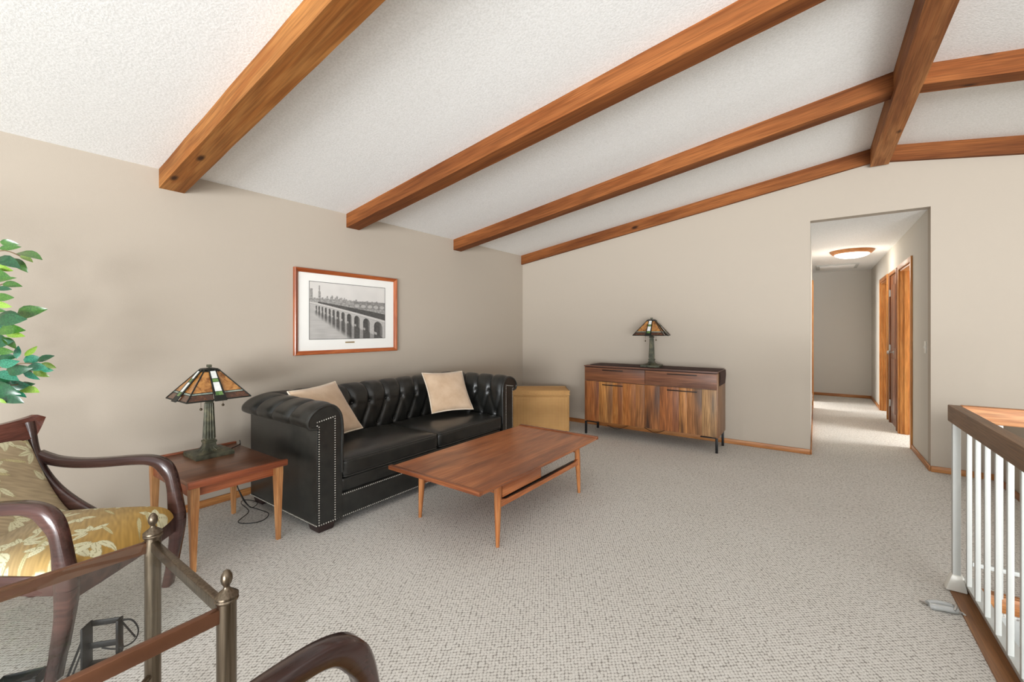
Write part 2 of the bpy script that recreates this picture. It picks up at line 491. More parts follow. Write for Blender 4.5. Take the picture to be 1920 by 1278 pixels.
# gable wall with the hall opening
f = MB().use('wall')
f.prism([(XL, YB, 0), (HX, YB, 0), (HX, YB, 2.45), (XR, YB, 2.45), (XR, YB, 0), (XE, YB, 0), (XE, YB, zc(XE, YB) + .05), (XC, YB, zr(YB) + .05), (XL, YB, zw(YB) + .05)], (0, .12, 0))
struct('wall_back', f)
# ceiling, two slopes
f = MB().use('ceiling'); ys = [YS + (YB + .12 - YS) * i / 8 for i in range(9)]
for x0, x1 in ((XL - .12, XC), (XC, XE)):
    for i in range(8):
        a, b = ys[i], ys[i + 1]
        f.hexa([(x0, a, zc(x0, a)), (x1, a, zc(x1, a)), (x1, b, zc(x1, b)), (x0, b, zc(x0, b)),
                (x0, a, zc(x0, a) + .1), (x1, a, zc(x1, a) + .1), (x1, b, zc(x1, b) + .1), (x0, b, zc(x0, b) + .1)])
struct('ceiling', f)
# right-hand wall of the room, beyond the stairs
f = MB().use('wall'); f.box(XE, XE + .1, YS, YB + .12, -.1, zc(XE, YB) + .1); struct('wall_right', f)
# hall
f = MB().use('wall_far')
f.box(HX - .12, HX, YB + .12, 8.72, 0, 2.45)
f.box(HX - .12, HX, 9.55, YH, 0, 2.45)
f.box(HX - .12, HX, 8.72, 9.55, 2.06, 2.45)
struct('wall_hall_left', f)
f = MB().use('wall_far')
OA, OB, OC = (6.39, 7.20), (7.40, 7.98), (8.27, 9.08)
edges = [YB + .12, OA[0], OA[1], OB[0], OB[1], OC[0], OC[1], YH]
for i in range(0, 8, 2): f.box(XR, XR + .11, edges[i], edges[i + 1], 0, 2.45)
for a, b in (OA, OB, OC): f.box(XR, XR + .11, a, b, 2.06, 2.45)
struct('wall_hall_right', f)
f = MB().use('wall_far'); f.box(-2.6, 3.4, YH, YH + .1, 0, 2.45); struct('wall_hall_end', f)
f = MB().use('ceiling')
f.prism([(-2.6, YB + .12, 2.45), (3.4, YB + .12, 2.45), (3.4, YH, 2.45), (-2.6, YH, 2.45)], (0, 0, .1)); 
struct('ceiling_hall', f)
# attic hatch at the far end of the hall ceiling
f = MB().use('white'); f.box(.02, .62, 9.35, 9.95, 2.43, 2.45, .004)
h = struct('trim_9', f); f = MB().use('ceiling'); f.box(.07, .57, 9.40, 9.90, 2.424, 2.431, .003); obj('hatch_panel', f, h)
# rooms that open off the hall
f = MB().use('wall_far')
f.box(-2.7, -2.6, YB + .12, YH, 0, 2.45); struct('wall_bedroom_left', f)
f = MB().use('wall_far'); f.box(3.4, 3.5, YB + .12, YH, 0, 2.45)
f.box(XR + .11, 3.4, 8.05, 8.13, 0, 2.45); struct('wall_bedroom_right', f)
area('bedroom_window', (-2.4, 9.1, 1.5), (radians(90), 0, radians(-90)), 1.2, 1.2, 60, (1, 0.99, 0.97))
area('bedroom_window', (3.1, 6.8, 1.5), (radians(90), 0, radians(90)), 1.2, 1.2, 55, (1, 0.99, 0.97))
area('bedroom_window', (3.1, 9.0, 1.5), (radians(90), 0, radians(90)), 1.2, 1.2, 22, (1, 0.99, 0.97))


def casing(parent, x, side, y0, y1, zt, wd=.06, th=.018, mz='oak_z', my='oak_y'):
    """casing on wall face x; side = +1 if the face looks to +X"""
    xa, xb = (x, x + th * side) if side > 0 else (x - th, x)
    for a, b in ((y0 - wd, y0), (y1, y1 + wd)):
        m = MB().use(mz); m.box(xa, xb, a, b, 0, zt + wd, .004); obj('casing', m, parent)
    m = MB().use(my); m.box(xa, xb, y0, y1, zt, zt + wd, .004); obj('casing', m, parent)


def jambs(parent, xa, xb, y0, y1, zt):
    m = MB().use('oak_z'); m.box(xa, xb, y0, y0 + .02, 0, zt); obj('jamb', m, parent)
    m = MB().use('oak_z'); m.box(xa, xb, y1 - .02, y1, 0, zt)
    m.box(xa + (xb - xa) * .35, xa + (xb - xa) * .65, y1 - .034, y1 - .02, 0, zt - .02); obj('jamb', m, parent)
    m = MB().use('oak_y'); m.box(xa, xb, y0 + .02, y1 - .02, zt - .02, zt); obj('jamb', m, parent)


def door_root(n):
    o = bpy.data.objects.new('door_%d' % n, None); COL.objects.link(o); o['kind'] = 'structure'; return o


d = door_root(1); casing(d, XR, -1, OA[0], OA[1], 2.06); jambs(d, XR, XR + .11, OA[0], OA[1], 2.06)
d = door_root(2); casing(d, XR, -1, OB[0], OB[1], 2.06, .05, mz='oak_door'); jambs(d, XR, XR + .11, OB[0], OB[1], 2.06)
m = MB().use('oak_door')
m.box(XR - .004, XR + .03, OB[0] + .022, OB[1] - .022, .015, 2.035, .003)
leaf = obj('door_leaf', m, d)
for z0, z1 in ((.18, .92), (1.06, 1.92)):
    m = MB().use('oak_door'); m.box(XR - .012, XR - .004, OB[0] + .11, OB[1] - .11, z0, z1, .006); obj('door_panel', m, leaf)
m = MB().use('silver'); yk = 7.70
m.tube([(XR - .004, yk, 1.0), (XR - .04, yk, 1.0)], .009, 10); m.sphere((XR - .055, yk, 1.0), .026, 12, 8, (.8, 1, 1)); m.tube([(XR - .004, yk, 1.0), (XR - .009, yk, 1.0)], .026, 16)
obj('door_knob', m, leaf, 'round satin silver door knob')
for z in (.28, 1.05, 1.82):
    m = MB().use('silver'); m.box(XR - .012, XR - .004, OB[1] - .035, OB[1] - .015, z - .045, z + .045, .002)
    m.tube([(XR - .014, OB[1] - .012, z - .048), (XR - .014, OB[1] - .012, z + .048)], .006, 8); obj('hinge', m, leaf, 'silver butt hinge')
d = door_root(3); casing(d, XR, -1, OC[0], OC[1], 2.06); jambs(d, XR, XR + .11, OC[0], OC[1], 2.06)
d = door_root(4); casing(d, HX, 1, 8.72, 9.55, 2.06, .07, .02); jambs(d, HX - .12, HX, 8.72, 9.55, 2.06)

# baseboards
def bb(n, x0, x1, y0, y1, mat):
    m = MB().use(mat); m.box(x0, x1, y0, y1, 0, .055, .006); return struct('baseboard_' + n, m)
bb('left', XL, XL + .014, YS, YB - .014, 'oak_y')
bb('back_left', XL + .014, HX + .0, YB - .014, YB, 'oak_x')
bb('back_right', XR, 1.28, YB - .014, YB, 'oak_x')
bb('hall_left', HX, HX + .014, YB, 8.65, 'oak_y')
bb('hall_right', XR - .014, XR, YB, 6.33, 'oak_y')
bb('hall_right_far', XR - .014, XR, 9.14, YH - .014, 'oak_y')
bb('hall_end', HX, XR, YH - .014, YH, 'oak_x')
# low wall beside the stairwell
m = MB().use('wall'); m.box(1.28, 1.39, 3.1, YB, 0, .6, .003); struct('wall_low', m)
bb('low_wall', 1.266, 1.28, 3.2, YB - .014, 'oak_y')
# stairwell
m = MB().use('white'); m.box(.66, 1.28, 3.101, 3.13, -1.3, -.075); m.box(.60, .62, YS, 3.1, -1.3, -.1); m.box(1.28, 1.30, YS, 3.1, -1.3, -.1)
struct('wall_stairwell', m)
m = MB().use('carpet'); m.box(.5, 1.4, YS, 3.2, -1.4, -1.3); struct('floor_landing', m)
m = MB().use('oak_x'); m.box(.622, 1.28, 3.085, 3.10, -.075, .004, .004); m.box(.622, 1.28, 3.10, 3.13, .0, .006, .002); struct('trim_5', m)
m = MB().use('curb'); m.box(.552, .625, YS, 3.09, -.004, .008, .003); struct('trim_6', m)

# ceiling beams
def tilt(o, x0, y0):
    """give a sloping beam a local x axis that runs along it"""
    x1 = XC if x0 < XC else XE
    a = atan2(zc(x1, y0) - zc(x0, y0), x1 - x0)
    R_ = Matrix.Translation((x0, y0, zc(x0, y0))) @ Matrix.Rotation(-a, 4, 'Y')
    o.data.transform(R_.inverted()); o.matrix_world = R_
    return o


beam_lab = ['nearest of the four sloping cedar ceiling beams, above the armchair end of the long wall',
            'second sloping cedar ceiling beam, meeting the wall above the framed picture',
            'third sloping cedar ceiling beam, meeting the wall above the right end of the sofa']
for i, (y0, y1) in enumerate(((.977, 1.122), (2.415, 2.556), (3.907, 4.042))):
    m = MB().use('beam' if i < 1 else 'beam_b'); yc = (y0 + y1) / 2
    n = 26; rings = []
    for k in range(n + 1):
        x = XL + (XC - .068 - XL) * k / n
        j = [(mnoise.noise(V((x * 3 + q * 9, i * 7, q))) * .0035 if 0 < k < n else 0) for q in range(4)]
        zt = zc(x, yc)
        rings.append([(x, y0 + j[0], zt - .131 + j[1]), (x, y1 + j[1], zt - .131 + j[0]), (x, y1 + j[2], zt + .01), (x, y0 + j[3], zt + .01)])
    m.loft(rings)
    tag(tilt(obj('ceiling_beam', m), XL, (y0 + y1) / 2), beam_lab[i], 'beam', 'rough cedar beams on the sloping ceiling')
m = MB().use('beam_b')
y0, y1 = 5.408, YB
m.loft([[(x, y0, zc(x, YB) - .135), (x, y1, zc(x, YB) - .135), (x, y1, zc(x, YB) + .01), (x, y0, zc(x, YB) + .01)] for x in (XL, -2, -.5, XC - .068)])
tag(tilt(obj('ceiling_beam', m), XL, YB), 'slim cedar beam running along the top of the far beige wall, left of the ridge', 'beam', 'rough cedar beams on the sloping ceiling')
m = MB().use('beam_b')
m.loft([[(x, y0, zc(x, YB) - .150), (x, y1, zc(x, YB) - .150), (x, y1, zc(x, YB) + .01), (x, y0, zc(x, YB) + .01)] for x in (XC + .068, 2, 3, XE)])
tag(tilt(obj('ceiling_beam', m), XC + .068, YB), 'slim knotty cedar beam at the top of the far wall, right of the ridge', 'beam', 'rough cedar beams on the sloping ceiling')
m = MB().use('beam_b')
m.loft([[(x, 3.907, zc(x, 4) - .135), (x, 4.042, zc(x, 4) - .135), (x, 4.042, zc(x, 4) + .01), (x, 3.907, zc(x, 4) + .01)] for x in (XC + .068, 1.2, 2, 3, XE)])
tag(tilt(obj('ceiling_beam', m), XC + .068, YB), 'cedar beam on the far side of the ridge, nearer than the one along the wall', 'beam', 'rough cedar beams on the sloping ceiling')
m = MB().use('ridge'); rings = []
for k in range(31):
    y = YS + (5.408 - YS) * k / 30; j = mnoise.noise(V((y * 4, 1, 1))) * .003; j2 = mnoise.noise(V((y * 4, 5, 1))) * .003
    zb = 2.895 + .009 * (YB - y)
    rings.append([(XC - .068 + j, y, zb + j2), (XC + .068 + j2, y, zb + j), (XC + .068, y, zr(y) + .01), (XC - .068, y, zr(y) + .01)])
m.loft(rings)
tag(obj('ridge_beam', m), 'thick cedar ridge beam at the peak, crossing above the hall opening', 'beam')

# hall ceiling light
t = thing('ceiling_light', 'lit round flush ceiling light with a wooden ring and white glass dome in the hall', 'lamp', (.434, 7.88, 2.45))
m = MB().use('oak_x'); m.lathe([(.16, 0), (.255, 0), (.258, -.012), (.245, -.026), (.225, -.046), (.205, -.05), (.19, -.046), (.16, -.02)], n=40); obj('ring', m, t)
m = MB().use('dome'); m.lathe([(.205, -.044)] + [(.205 * cos(a), -.044 - .062 * sin(a)) for a in [pi / 2 * k / 8 for k in range(1, 8)]] + [(.002, -.106)], n=36); obj('glass_dome', m, t)
pl = bpy.data.lights.new('hall_bulb', 'POINT'); pl.energy = 6; pl.shadow_soft_size = .15; pl.color = (1, .93, .82)
po = bpy.data.objects.new('hall_bulb', pl); COL.objects.link(po); po.location = (.434, 7.88, 2.24)
# wall plates
t = thing('light_switch', 'white light switch plate on the right wall of the hall', 'switch', (XR, 5.67, 1.14))
m = MB().use('plate'); m.box(-.006, 0, -.04, .04, -.058, .058, .003); obj('plate', m, t)
for y in (-.018, .018):
    m = MB().use('plate'); m.box(-.012, -.005, y - .006, y + .006, -.013, .013, .002); obj('toggle', m, t)
t = thing('wall_outlet', 'white wall outlet low on the left wall of the hall', 'outlet', (HX, 8.15, .25))
m = MB().use('plate'); m.box(0, .006, -.036, .036, -.058, .058, .003); obj('plate', m, t)
for z in (-.024, .024):
    m = MB().use('plate'); m.box(.005, .009, -.016, .016, z - .013, z + .013, .003); obj('socket', m, t)


# ------------------------------------------------------------------ leather sofa
sofa = thing('chesterfield_sofa', 'black button-tufted leather sofa with rolled arms and nailhead trim against the long wall', 'sofa', (-3.05, 2.56, 0))
SO = V((-3.05, 2.56, 0))
FX, BX, YLn, YRn = -2.58, -3.27, 1.66, 3.46
prof = catmull([(0, .36), (0, .50), (-.004, .62), (0, .70), (.012, .755), (.045, .80), (.095, .82), (.15, .812), (.20, .785), (.232, .745), (.236, .71), (.218, .686), (.165, .68)], 6)
PN = len(prof)
prof = [(p.x, p.y) for p in prof]
def pnorm(i):
    a = prof[max(i - 1, 0)]; b = prof[min(i + 1, PN - 1)]
    tx, ty = b[0] - a[0], b[1] - a[1]; L = sqrt(tx * tx + ty * ty) + 1e-9
    return (-ty / L, tx / L)                    # outward (towards the seat on the inner face)
R1, R2 = .675, .465
itop = max(range(PN), key=lambda i: prof[i][1])
def tuft(a, i):
    u, z = prof[i]
    inner = i < itop
    if (not inner) or z > R1:
        md = abs(a - round(a)); k = 1.0
        if not inner: k = max(0.0, min(1, (z - .69) / .05)) * .8 + .2
        h = 1 - math.exp(-(md / .10) ** 1.3)
        return .024 * h * k - .006
    if z > R2:
        q = (R1 - z) / (R1 - R2) / 2
        d1 = abs((a - q) - round(a - q)); d2 = abs((a + q) - round(a + q))
        h = (1 - math.exp(-(d2 / .10) ** 1.3)) * (1 - .5 * math.exp(-(d1 / .09) ** 1.3))
        val = .020 * h - .005
    else:
        md = abs(a - .5 - round(a - .5)); h = 1 - math.exp(-(md / .10) ** 1.3)
        val = .016 * h * min(1, (z - .36) / .05 + .2) - .005
    return val
def dimple(a, z, P):
    r = 0
    for zz, o in ((R1, 0), (R2, .5)):
        da = (a - o - round(a - o)) * P; r += .020 * math.exp(-((da) ** 2 + (z - zz) ** 2) / .022 ** 2)
    return r
cols = []
def col_point(seg, fr, i, disp):
    u, z = prof[i]; nu, nz_ = pnorm(i)
    uu = u - 0 ; uu = u + nu * -disp if False else u - (-nu) * 0
    u2 = u + (nu) * disp; z2 = z + nz_ * disp
    # pnorm of an upward inner face gives nu = -1 : towards the seat
    if seg == 0:   x = FX + (BX - u - FX) * fr; return V((x, YLn - u2, z2))
    if seg == 1:   y = (YLn - u) + ((YRn + u) - (YLn - u)) * fr; return V((BX - u2, y, z2))
    x = (BX - u) + (FX - (BX - u)) * fr; return V((x, YRn + u2, z2))
NA, NBk, S = 4, 10, 13
P_arm, P_back = .69 / NA, 1.8 / NBk
for seg, n, P in ((0, NA, P_arm), (1, NBk, P_back), (2, NA, P_arm)):
    tot = n * S
    for c_ in range(tot + (1 if seg == 2 else 0)):
        fr = c_ / tot; a = fr * n
        col = []
        for i in range(PN):
            dsp = tuft(a, i)
            if i < itop: dsp -= dimple(a, prof[i][1], P)
            # smooth at the fronts
            e = 1.0
            if seg == 0: e = min(1, fr * n / .35)
            if seg == 2: e = min(1, (1 - fr) * n / .35)
            p = col_point(seg, fr, i, dsp * e)
            # mitre: inner corners share the displacement of both sides
            if seg == 0 and i < itop and fr > 1 - .02 / .69: p.x = min(p.x, BX + .02)
            col.append(p - SO)
        cols.append(col)
m = MB().use('leather'); m.grid(cols)
obj('tufted_back_and_arms', m, sofa, 'channelled rolled arms and diamond-tufted inner back', ang=60)
# front faces of the arms + outer body
for sgn, yi, name in ((-1, YLn, 'arm_panel'), (1, YRn, 'arm_panel')):
    m = MB().use('leather')
    ring = [(FX + .004, yi + sgn * u, z) for u, z in prof[6:]] + [(FX + .004, yi + sgn * .172, .055), (FX + .004, yi, .055)]
    m.prism([V(p) - SO for p in ring], (-.03, 0, 0))
    ya, yb = sorted((yi - sgn * .0, yi + sgn * .172))
    obj('arm_front', m, sofa)
    # rolled rim around the front
    m = MB().use('leather')
    m.tube([V((FX + .002, yi + sgn * (u + .0), z)) - SO for u, z in prof[::2]], .010, 8); obj('rim', m, sofa)
    m = MB().use('leather'); yo = yi + sgn * .165
    a, b = sorted((yo, yo + sgn * .010))
    m.box(-3.50 - SO.x, FX - SO.x, a - SO.y, b - SO.y, .055, .70, .006); obj('side_panel', m, sofa)
m = MB().use('leather'); m.box(-3.50 - SO.x, -3.44 - SO.x, YLn - .17 - SO.y, YRn + .17 - SO.y, .055, .70, .008); obj('back_panel', m, sofa)
m = MB().use('leather')
m.box(-3.46 - SO.x, FX - .015 - SO.x, YLn - .16 - SO.y, YRn + .16 - SO.y, .055, .215, .006)
m.box(-3.40 - SO.x, FX - .004 - SO.x, YLn - .02 - SO.y, YRn + .02 - SO.y, .055, .215, .006)
m.box(-3.40 - SO.x, FX - .012 - SO.x, YLn - .0 - SO.y, YRn + .0 - SO.y, .205, .315, .028, seg=4)
obj('seat_rail', m, sofa)
# buttons
for seg, n, P in ((0, NA, P_arm), (1, NBk, P_back), (2, NA, P_arm)):
    for zz, o in ((R1, 0), (R2, .5)):
        for k in range(n + 1):
            a = k + o
            if a > n - .01 or (a < .01): continue
            fr = a / n
            base = {0: V((FX + (BX - FX) * fr, YLn + .000, zz)), 1: V((BX + .000, YLn + (YRn - YLn) * fr, zz)), 2: V((BX + (FX - BX) * fr, YRn - .000, zz))}[seg]
            m = MB().use('leather'); m.sphere((0, 0, 0), .011, 8, 5)
            if 'btn' not in globals(): btn = m.mesh('button')
            obj('button', btn, sofa, loc=base - SO)


def soft_box(m, c, sz, r, crown=0.0, n=16, wr=0.0):
    """rounded box with a crowned top"""
    hx, hy, hz = sz[0] / 2, sz[1] / 2, sz[2] / 2
    b = bmesh.new(); bmesh.ops.create_cube(b, size=2)
    bmesh.ops.subdivide_edges(b, edges=b.edges[:], cuts=n, use_grid_fill=True)
    for v in b.verts:
        p = v.co.copy()
        # push samples towards the edges
        q = V([math.copysign(abs(t) ** .75, t) for t in p])
        P0 = V((q.x * hx, q.y * hy, q.z * hz))
        inn = V((max(-hx + r, min(hx - r, P0.x)), max(-hy + r, min(hy - r, P0.y)), max(-hz + r, min(hz - r, P0.z))))
        dd = P0 - inn
        if dd.length > 1e-9: P0 = inn + dd.normalized() * r
        k = max(0, 1 - (P0.x / hx) ** 4) * max(0, 1 - (P0.y / hy) ** 4)
        if P0.z > 0: P0.z += crown * k * (P0.z / hz)
        # bulging sides
        P0.y += math.copysign(.008, P0.y) * (1 - (P0.z / hz) ** 2) * (1 if abs(P0.y) > hy * .95 else 0)
        if wr: P0.z += wr * mnoise.noise(V((P0.x * 7, P0.y * 7, c[1] * 3))) * k
        v.co = P0 + V(c)
    m._absorb(b)


def rrect(cx, cy, hx, hy, r, z, k=5):
    out = []
    for sx, sy, a0 in ((1, 1, 0), (-1, 1, pi / 2), (-1, -1, pi), (1, -1, 1.5 * pi)):
        for j in range(k + 1):
            a = a0 + pi / 2 * j / k
            out.append(V((cx + sx * (hx - r) + r * cos(a), cy + sy * (hy - r) + r * sin(a), z)))
    return out


for y0, y1 in ((1.664, 2.558), (2.562, 3.456)):
    cx_, cy_ = (-3.245 + -2.575) / 2, (y0 + y1) / 2; hx, hy = .335, (y1 - y0) / 2
    m = MB().use('leather'); soft_box(m, V((cx_, cy_, .375)) - SO, (hx * 2, hy * 2 - .01, .125), .03, .03, 22, .006)
    cu = obj('seat_cushion', m, sofa, ang=70)
    m = MB().use('leather')
    for z in (.428, .322): m.tube([p - SO for p in rrect(cx_, cy_, hx - .004, hy - .009, .03, z)], .0055, 6, closed=True)
    obj('welt', m, cu)
# nailheads
pts = []
def line(a, b, st=.0155):
    a, b = V(a), V(b); n = max(1, int((b - a).length / st))
    for k in range(n + 1): pts.append(a.lerp(b, k / n))
xn = FX + .006
for sgn, yi in ((-1, YLn), (1, YRn)):
    yo, yn = yi + sgn * .163, yi + sgn * .052
    line((xn, yo, .065), (xn, yo, .69)); line((xn, yn, .065), (xn, yn, .742)); line((xn, yn, .742), (xn, yi + sgn * .175, .722))
    line((xn, yi + sgn * .175, .722), (xn, yi + sgn * .175, .70))
    ys_ = yi + sgn * .178
    line((FX, ys_, .062), (-3.49, ys_, .062))
line((FX + .000, YLn - .05, .062), (FX + .0, YRn + .05, .062)); line((FX - .001, YLn - .04, .207), (FX - .001, YRn + .04, .207))
line((xn, YLn - .163, .062), (xn, YLn - .05, .062)); line((xn, YRn + .163, .062), (xn, YRn + .05, .062))
m = MB().use('nail')
b = m.bm
for p in pts:
    p = p - SO; r = .0058
    vs = [b.verts.new(p + V(d) * r) for d in ((1, 0, 0), (-1, 0, 0), (0, 1, 0), (0, -1, 0), (0, 0, 1), (0, 0, -1))]
    for f_ in ((0, 2, 4), (2, 1, 4), (1, 3, 4), (3, 0, 4), (2, 0, 5), (1, 2, 5), (3, 1, 5), (0, 3, 5)): b.faces.new([vs[q] for q in f_])
obj('nailhead_trim', m, sofa, 'rows of small silver nailheads', ang=80, kind='stuff')
for x in (-2.655, -3.43):
    for y in (1.56, 3.56):
        m = MB().use('foot'); X0 = x - SO.x; Y0 = y - SO.y
        m.hexa([(X0 - .055, Y0 - .05, 0), (X0 + .055, Y0 - .05, 0), (X0 + .055, Y0 + .05, 0), (X0 - .055, Y0 + .05, 0),
                (X0 - .062, Y0 - .062, .056), (X0 + .066, Y0 - .062, .056), (X0 + .066, Y0 + .062, .056), (X0 - .062, Y0 + .062, .056)], .004)
        obj('foot', m, sofa, 'dark wooden block foot')


def pillow(name, label, TL, TR, BR, BL, thick=.13):
    TL, TR, BR, BL = map(V, (TL, TR, BR, BL)); c0 = (TL + TR + BR + BL) / 4
    nrm = (TR - TL).cross(TL - BL).normalized()
    if nrm.dot(V((0, 0, 1.3)) - c0) < 0: nrm = -nrm
    t = thing(name, label, 'pillow', tuple(BL.lerp(BR, .5)), 0, 'tan throw pillows on the sofa'); o0 = BL.lerp(BR, .5)
    N = 30; m = MB().use('velvet'); edge = []
    def base(u, v):
        # slightly pinched sides, pointed corners
        pu = .5 + (u - .5) * (1 - .07 * (1 - (2 * v - 1) ** 2)); pv = .5 + (v - .5) * (1 - .07 * (1 - (2 * u - 1) ** 2))
        return BL.lerp(BR, pu).lerp(TL.lerp(TR, pu), pv)
    for side in (1, -1):
        P = []
        for i in range(N + 1):
            row = []
            for j in range(N + 1):
                u, v = i / N, j / N
                k = (max(0, 1 - (2 * u - 1) ** 2) * max(0, 1 - (2 * v - 1) ** 2)) ** .42
                hgt = thick / 2 * k * (1 + .10 * mnoise.noise(V((u * 3, v * 3, TL.y * 5 + side))))
                row.append(base(u, v) + nrm * hgt * side - o0)
            P.append(row)
        m.grid(P)
    b_ = m.bm; bmesh.ops.remove_doubles(b_, verts=b_.verts, dist=1e-4); bmesh.ops.recalc_face_normals(b_, faces=b_.faces)
    obj('cover', m, t, ang=80)
    loop = [base(k / 12, 0) for k in range(12)] + [base(1, k / 12) for k in range(12)] + [base(1 - k / 12, 1) for k in range(12)] + [base(0, 1 - k / 12) for k in range(12)]
    m = MB().use('piping'); m.tube([p - o0 for p in loop], .006, 6, closed=True); obj('piping', m, t, 'ivory corded edge')


C0 = V((0, 0, 1.314))
def sc_(p, k): return tuple(C0 + (V(p) - C0) * k)
pillow('throw_pillow', 'tan velvet throw pillow leaning in the left corner of the sofa', *[sc_(p, .95) for p in ((-3.304, 1.665, .834), (-3.414, 2.131, .858), (-3.139, 2.216, .474), (-3.029, 1.749, .45))])
pillow('throw_pillow', 'tan velvet throw pillow upright on the right half of the sofa', *[sc_(p, .965) for p in ((-3.326, 3.06, .858), (-3.162, 3.49, .854), (-2.912, 3.391, .48), (-3.076, 2.961, .485))])

# ------------------------------------------------------------------ coffee table
ct = thing('coffee_table', 'long low teak coffee table with tapered legs in front of the sofa', 'table', (-1.90, 2.59, 0), radians(-.8))
m = MB().use('teak_y')
L2, W2 = .765, .395
def outline(z, grow=0.0, k=10):
    pts_ = []
    for i in range(k + 1):
        t_ = -1 + 2 * i / k; pts_.append((W2 + grow + .012 * (1 - t_ * t_), t_ * (L2 + grow), z))
    for i in range(k + 1):
        t_ = 1 - 2 * i / k; pts_.append((-W2 - grow - .012 * (1 - t_ * t_), t_ * (L2 + grow), z))
    return pts_
m.loft([outline(.372, -.03), outline(.384, -.004), outline(.398, 0), outline(.402, -.004)])
obj('tabletop', m, ct)
for sy in (-1, 1):
    m = MB().use('teak_x')
    y0, y1 = sorted((sy * (L2 - .028), sy * (L2 + .006)))
    m.box(-W2 - .004, W2 + .004, y0, y1, .384, .411, .006); obj('end_lip', m, ct, 'raised darker end edge')
for sx in (-1, 1):
    for sy, yy in ((-1, -.535), (1, .515)):
        m = MB().use('teak_z'); xt, yt, xb, yb = sx * .335, yy * .98, sx * .345, yy * 1.01
        rr = []
        for z, hw, hl in ((0, .011, .012), (.12, .016, .018), (.26, .020, .026), (.375, .018, .030)):
            t_ = z / .375; cx_, cy_ = xb + (xt - xb) * t_, yb + (yt - yb) * t_
            rr.append([(cx_ + hw * cos(a) , cy_ + hl * sin(a), z) for a in [2 * pi * q / 14 for q in range(14)]])
        m.loft(rr); obj('leg', m, ct)
for sx in (-1, 1):
    m = MB().use('teak_y')
    rings = []
    for t_, h_ in ((-.53, .05), (-.46, .034), (0, .030), (.44, .034), (.51, .05)):
        rings.append([(sx * .34 - .012, t_, .232), (sx * .34 + .012, t_, .232), (sx * .34 + .012, t_, .232 + h_), (sx * .34 - .012, t_, .232 + h_)])
    m.loft(rings); st = obj('side_stretcher', m, ct)
    m = MB().use('black_plastic'); m.box(sx * .34 - .02, sx * .34 + .004, -.47, .46, .262, .270, .002); obj('black_slat', m, st, 'thin black strip along the stretcher')
for yy in (-.52, .50):
    m = MB().use('teak_x'); m.box(-.33, .33, yy - .012, yy + .012, .325, .375, .004); obj('end_apron', m, ct)
m = MB().use('teak_y'); m.box(.06, .325, -.47, -.03, .282, .374, .003); dr = obj('drawer', m, ct)
m = MB().use('teak_y'); m.box(.322, .340, -.485, -.04, .278, .380, .004); obj('drawer_front', m, dr)

# ------------------------------------------------------------------ side table
stb = thing('side_table', 'square-legged walnut side table between the armchair and the sofa, holding a lamp', 'table', (-3.06, 1.10, 0))
m = MB().use('table_top'); m.box(-.375, .350, -.25, .25, .466, .490, .004)
obj('tabletop', m, stb)
for x0, x1 in ((-.392, -.368), (.342, .366)):
    m = MB().use('table_edge'); m.box(x0, x1, -.262, .262, .462, .500, .005); obj('end_lip', m, stb)
m = MB().use('table_edge')
m.box(.285, .305, -.21, .21, .40, .466, .003); m.box(-.335, -.315, -.21, .21, .40, .466, .003)
m.box(-.32, .29, -.235, -.215, .40, .466, .003); m.box(-.32, .29, .215, .235, .40, .466, .003)
obj('apron', m, stb)
for x in (-.325, .318):
    for y in (-.222, .222):
        m = MB().use('light_leg'); rr = []
        for z, hw in ((0, .011), (.2, .016), (.42, .022), (.466, .022)):
            k = z / .466; cx_ = x + (0 if x > 0 else 0); cy_ = y * (1.01 - .01 * k)
            rr.append([(cx_ - hw, cy_ - hw, z), (cx_ + hw, cy_ - hw, z), (cx_ + hw, cy_ + hw, z), (cx_ - hw, cy_ + hw, z)])
        m.loft(rr); obj('leg', m, stb)


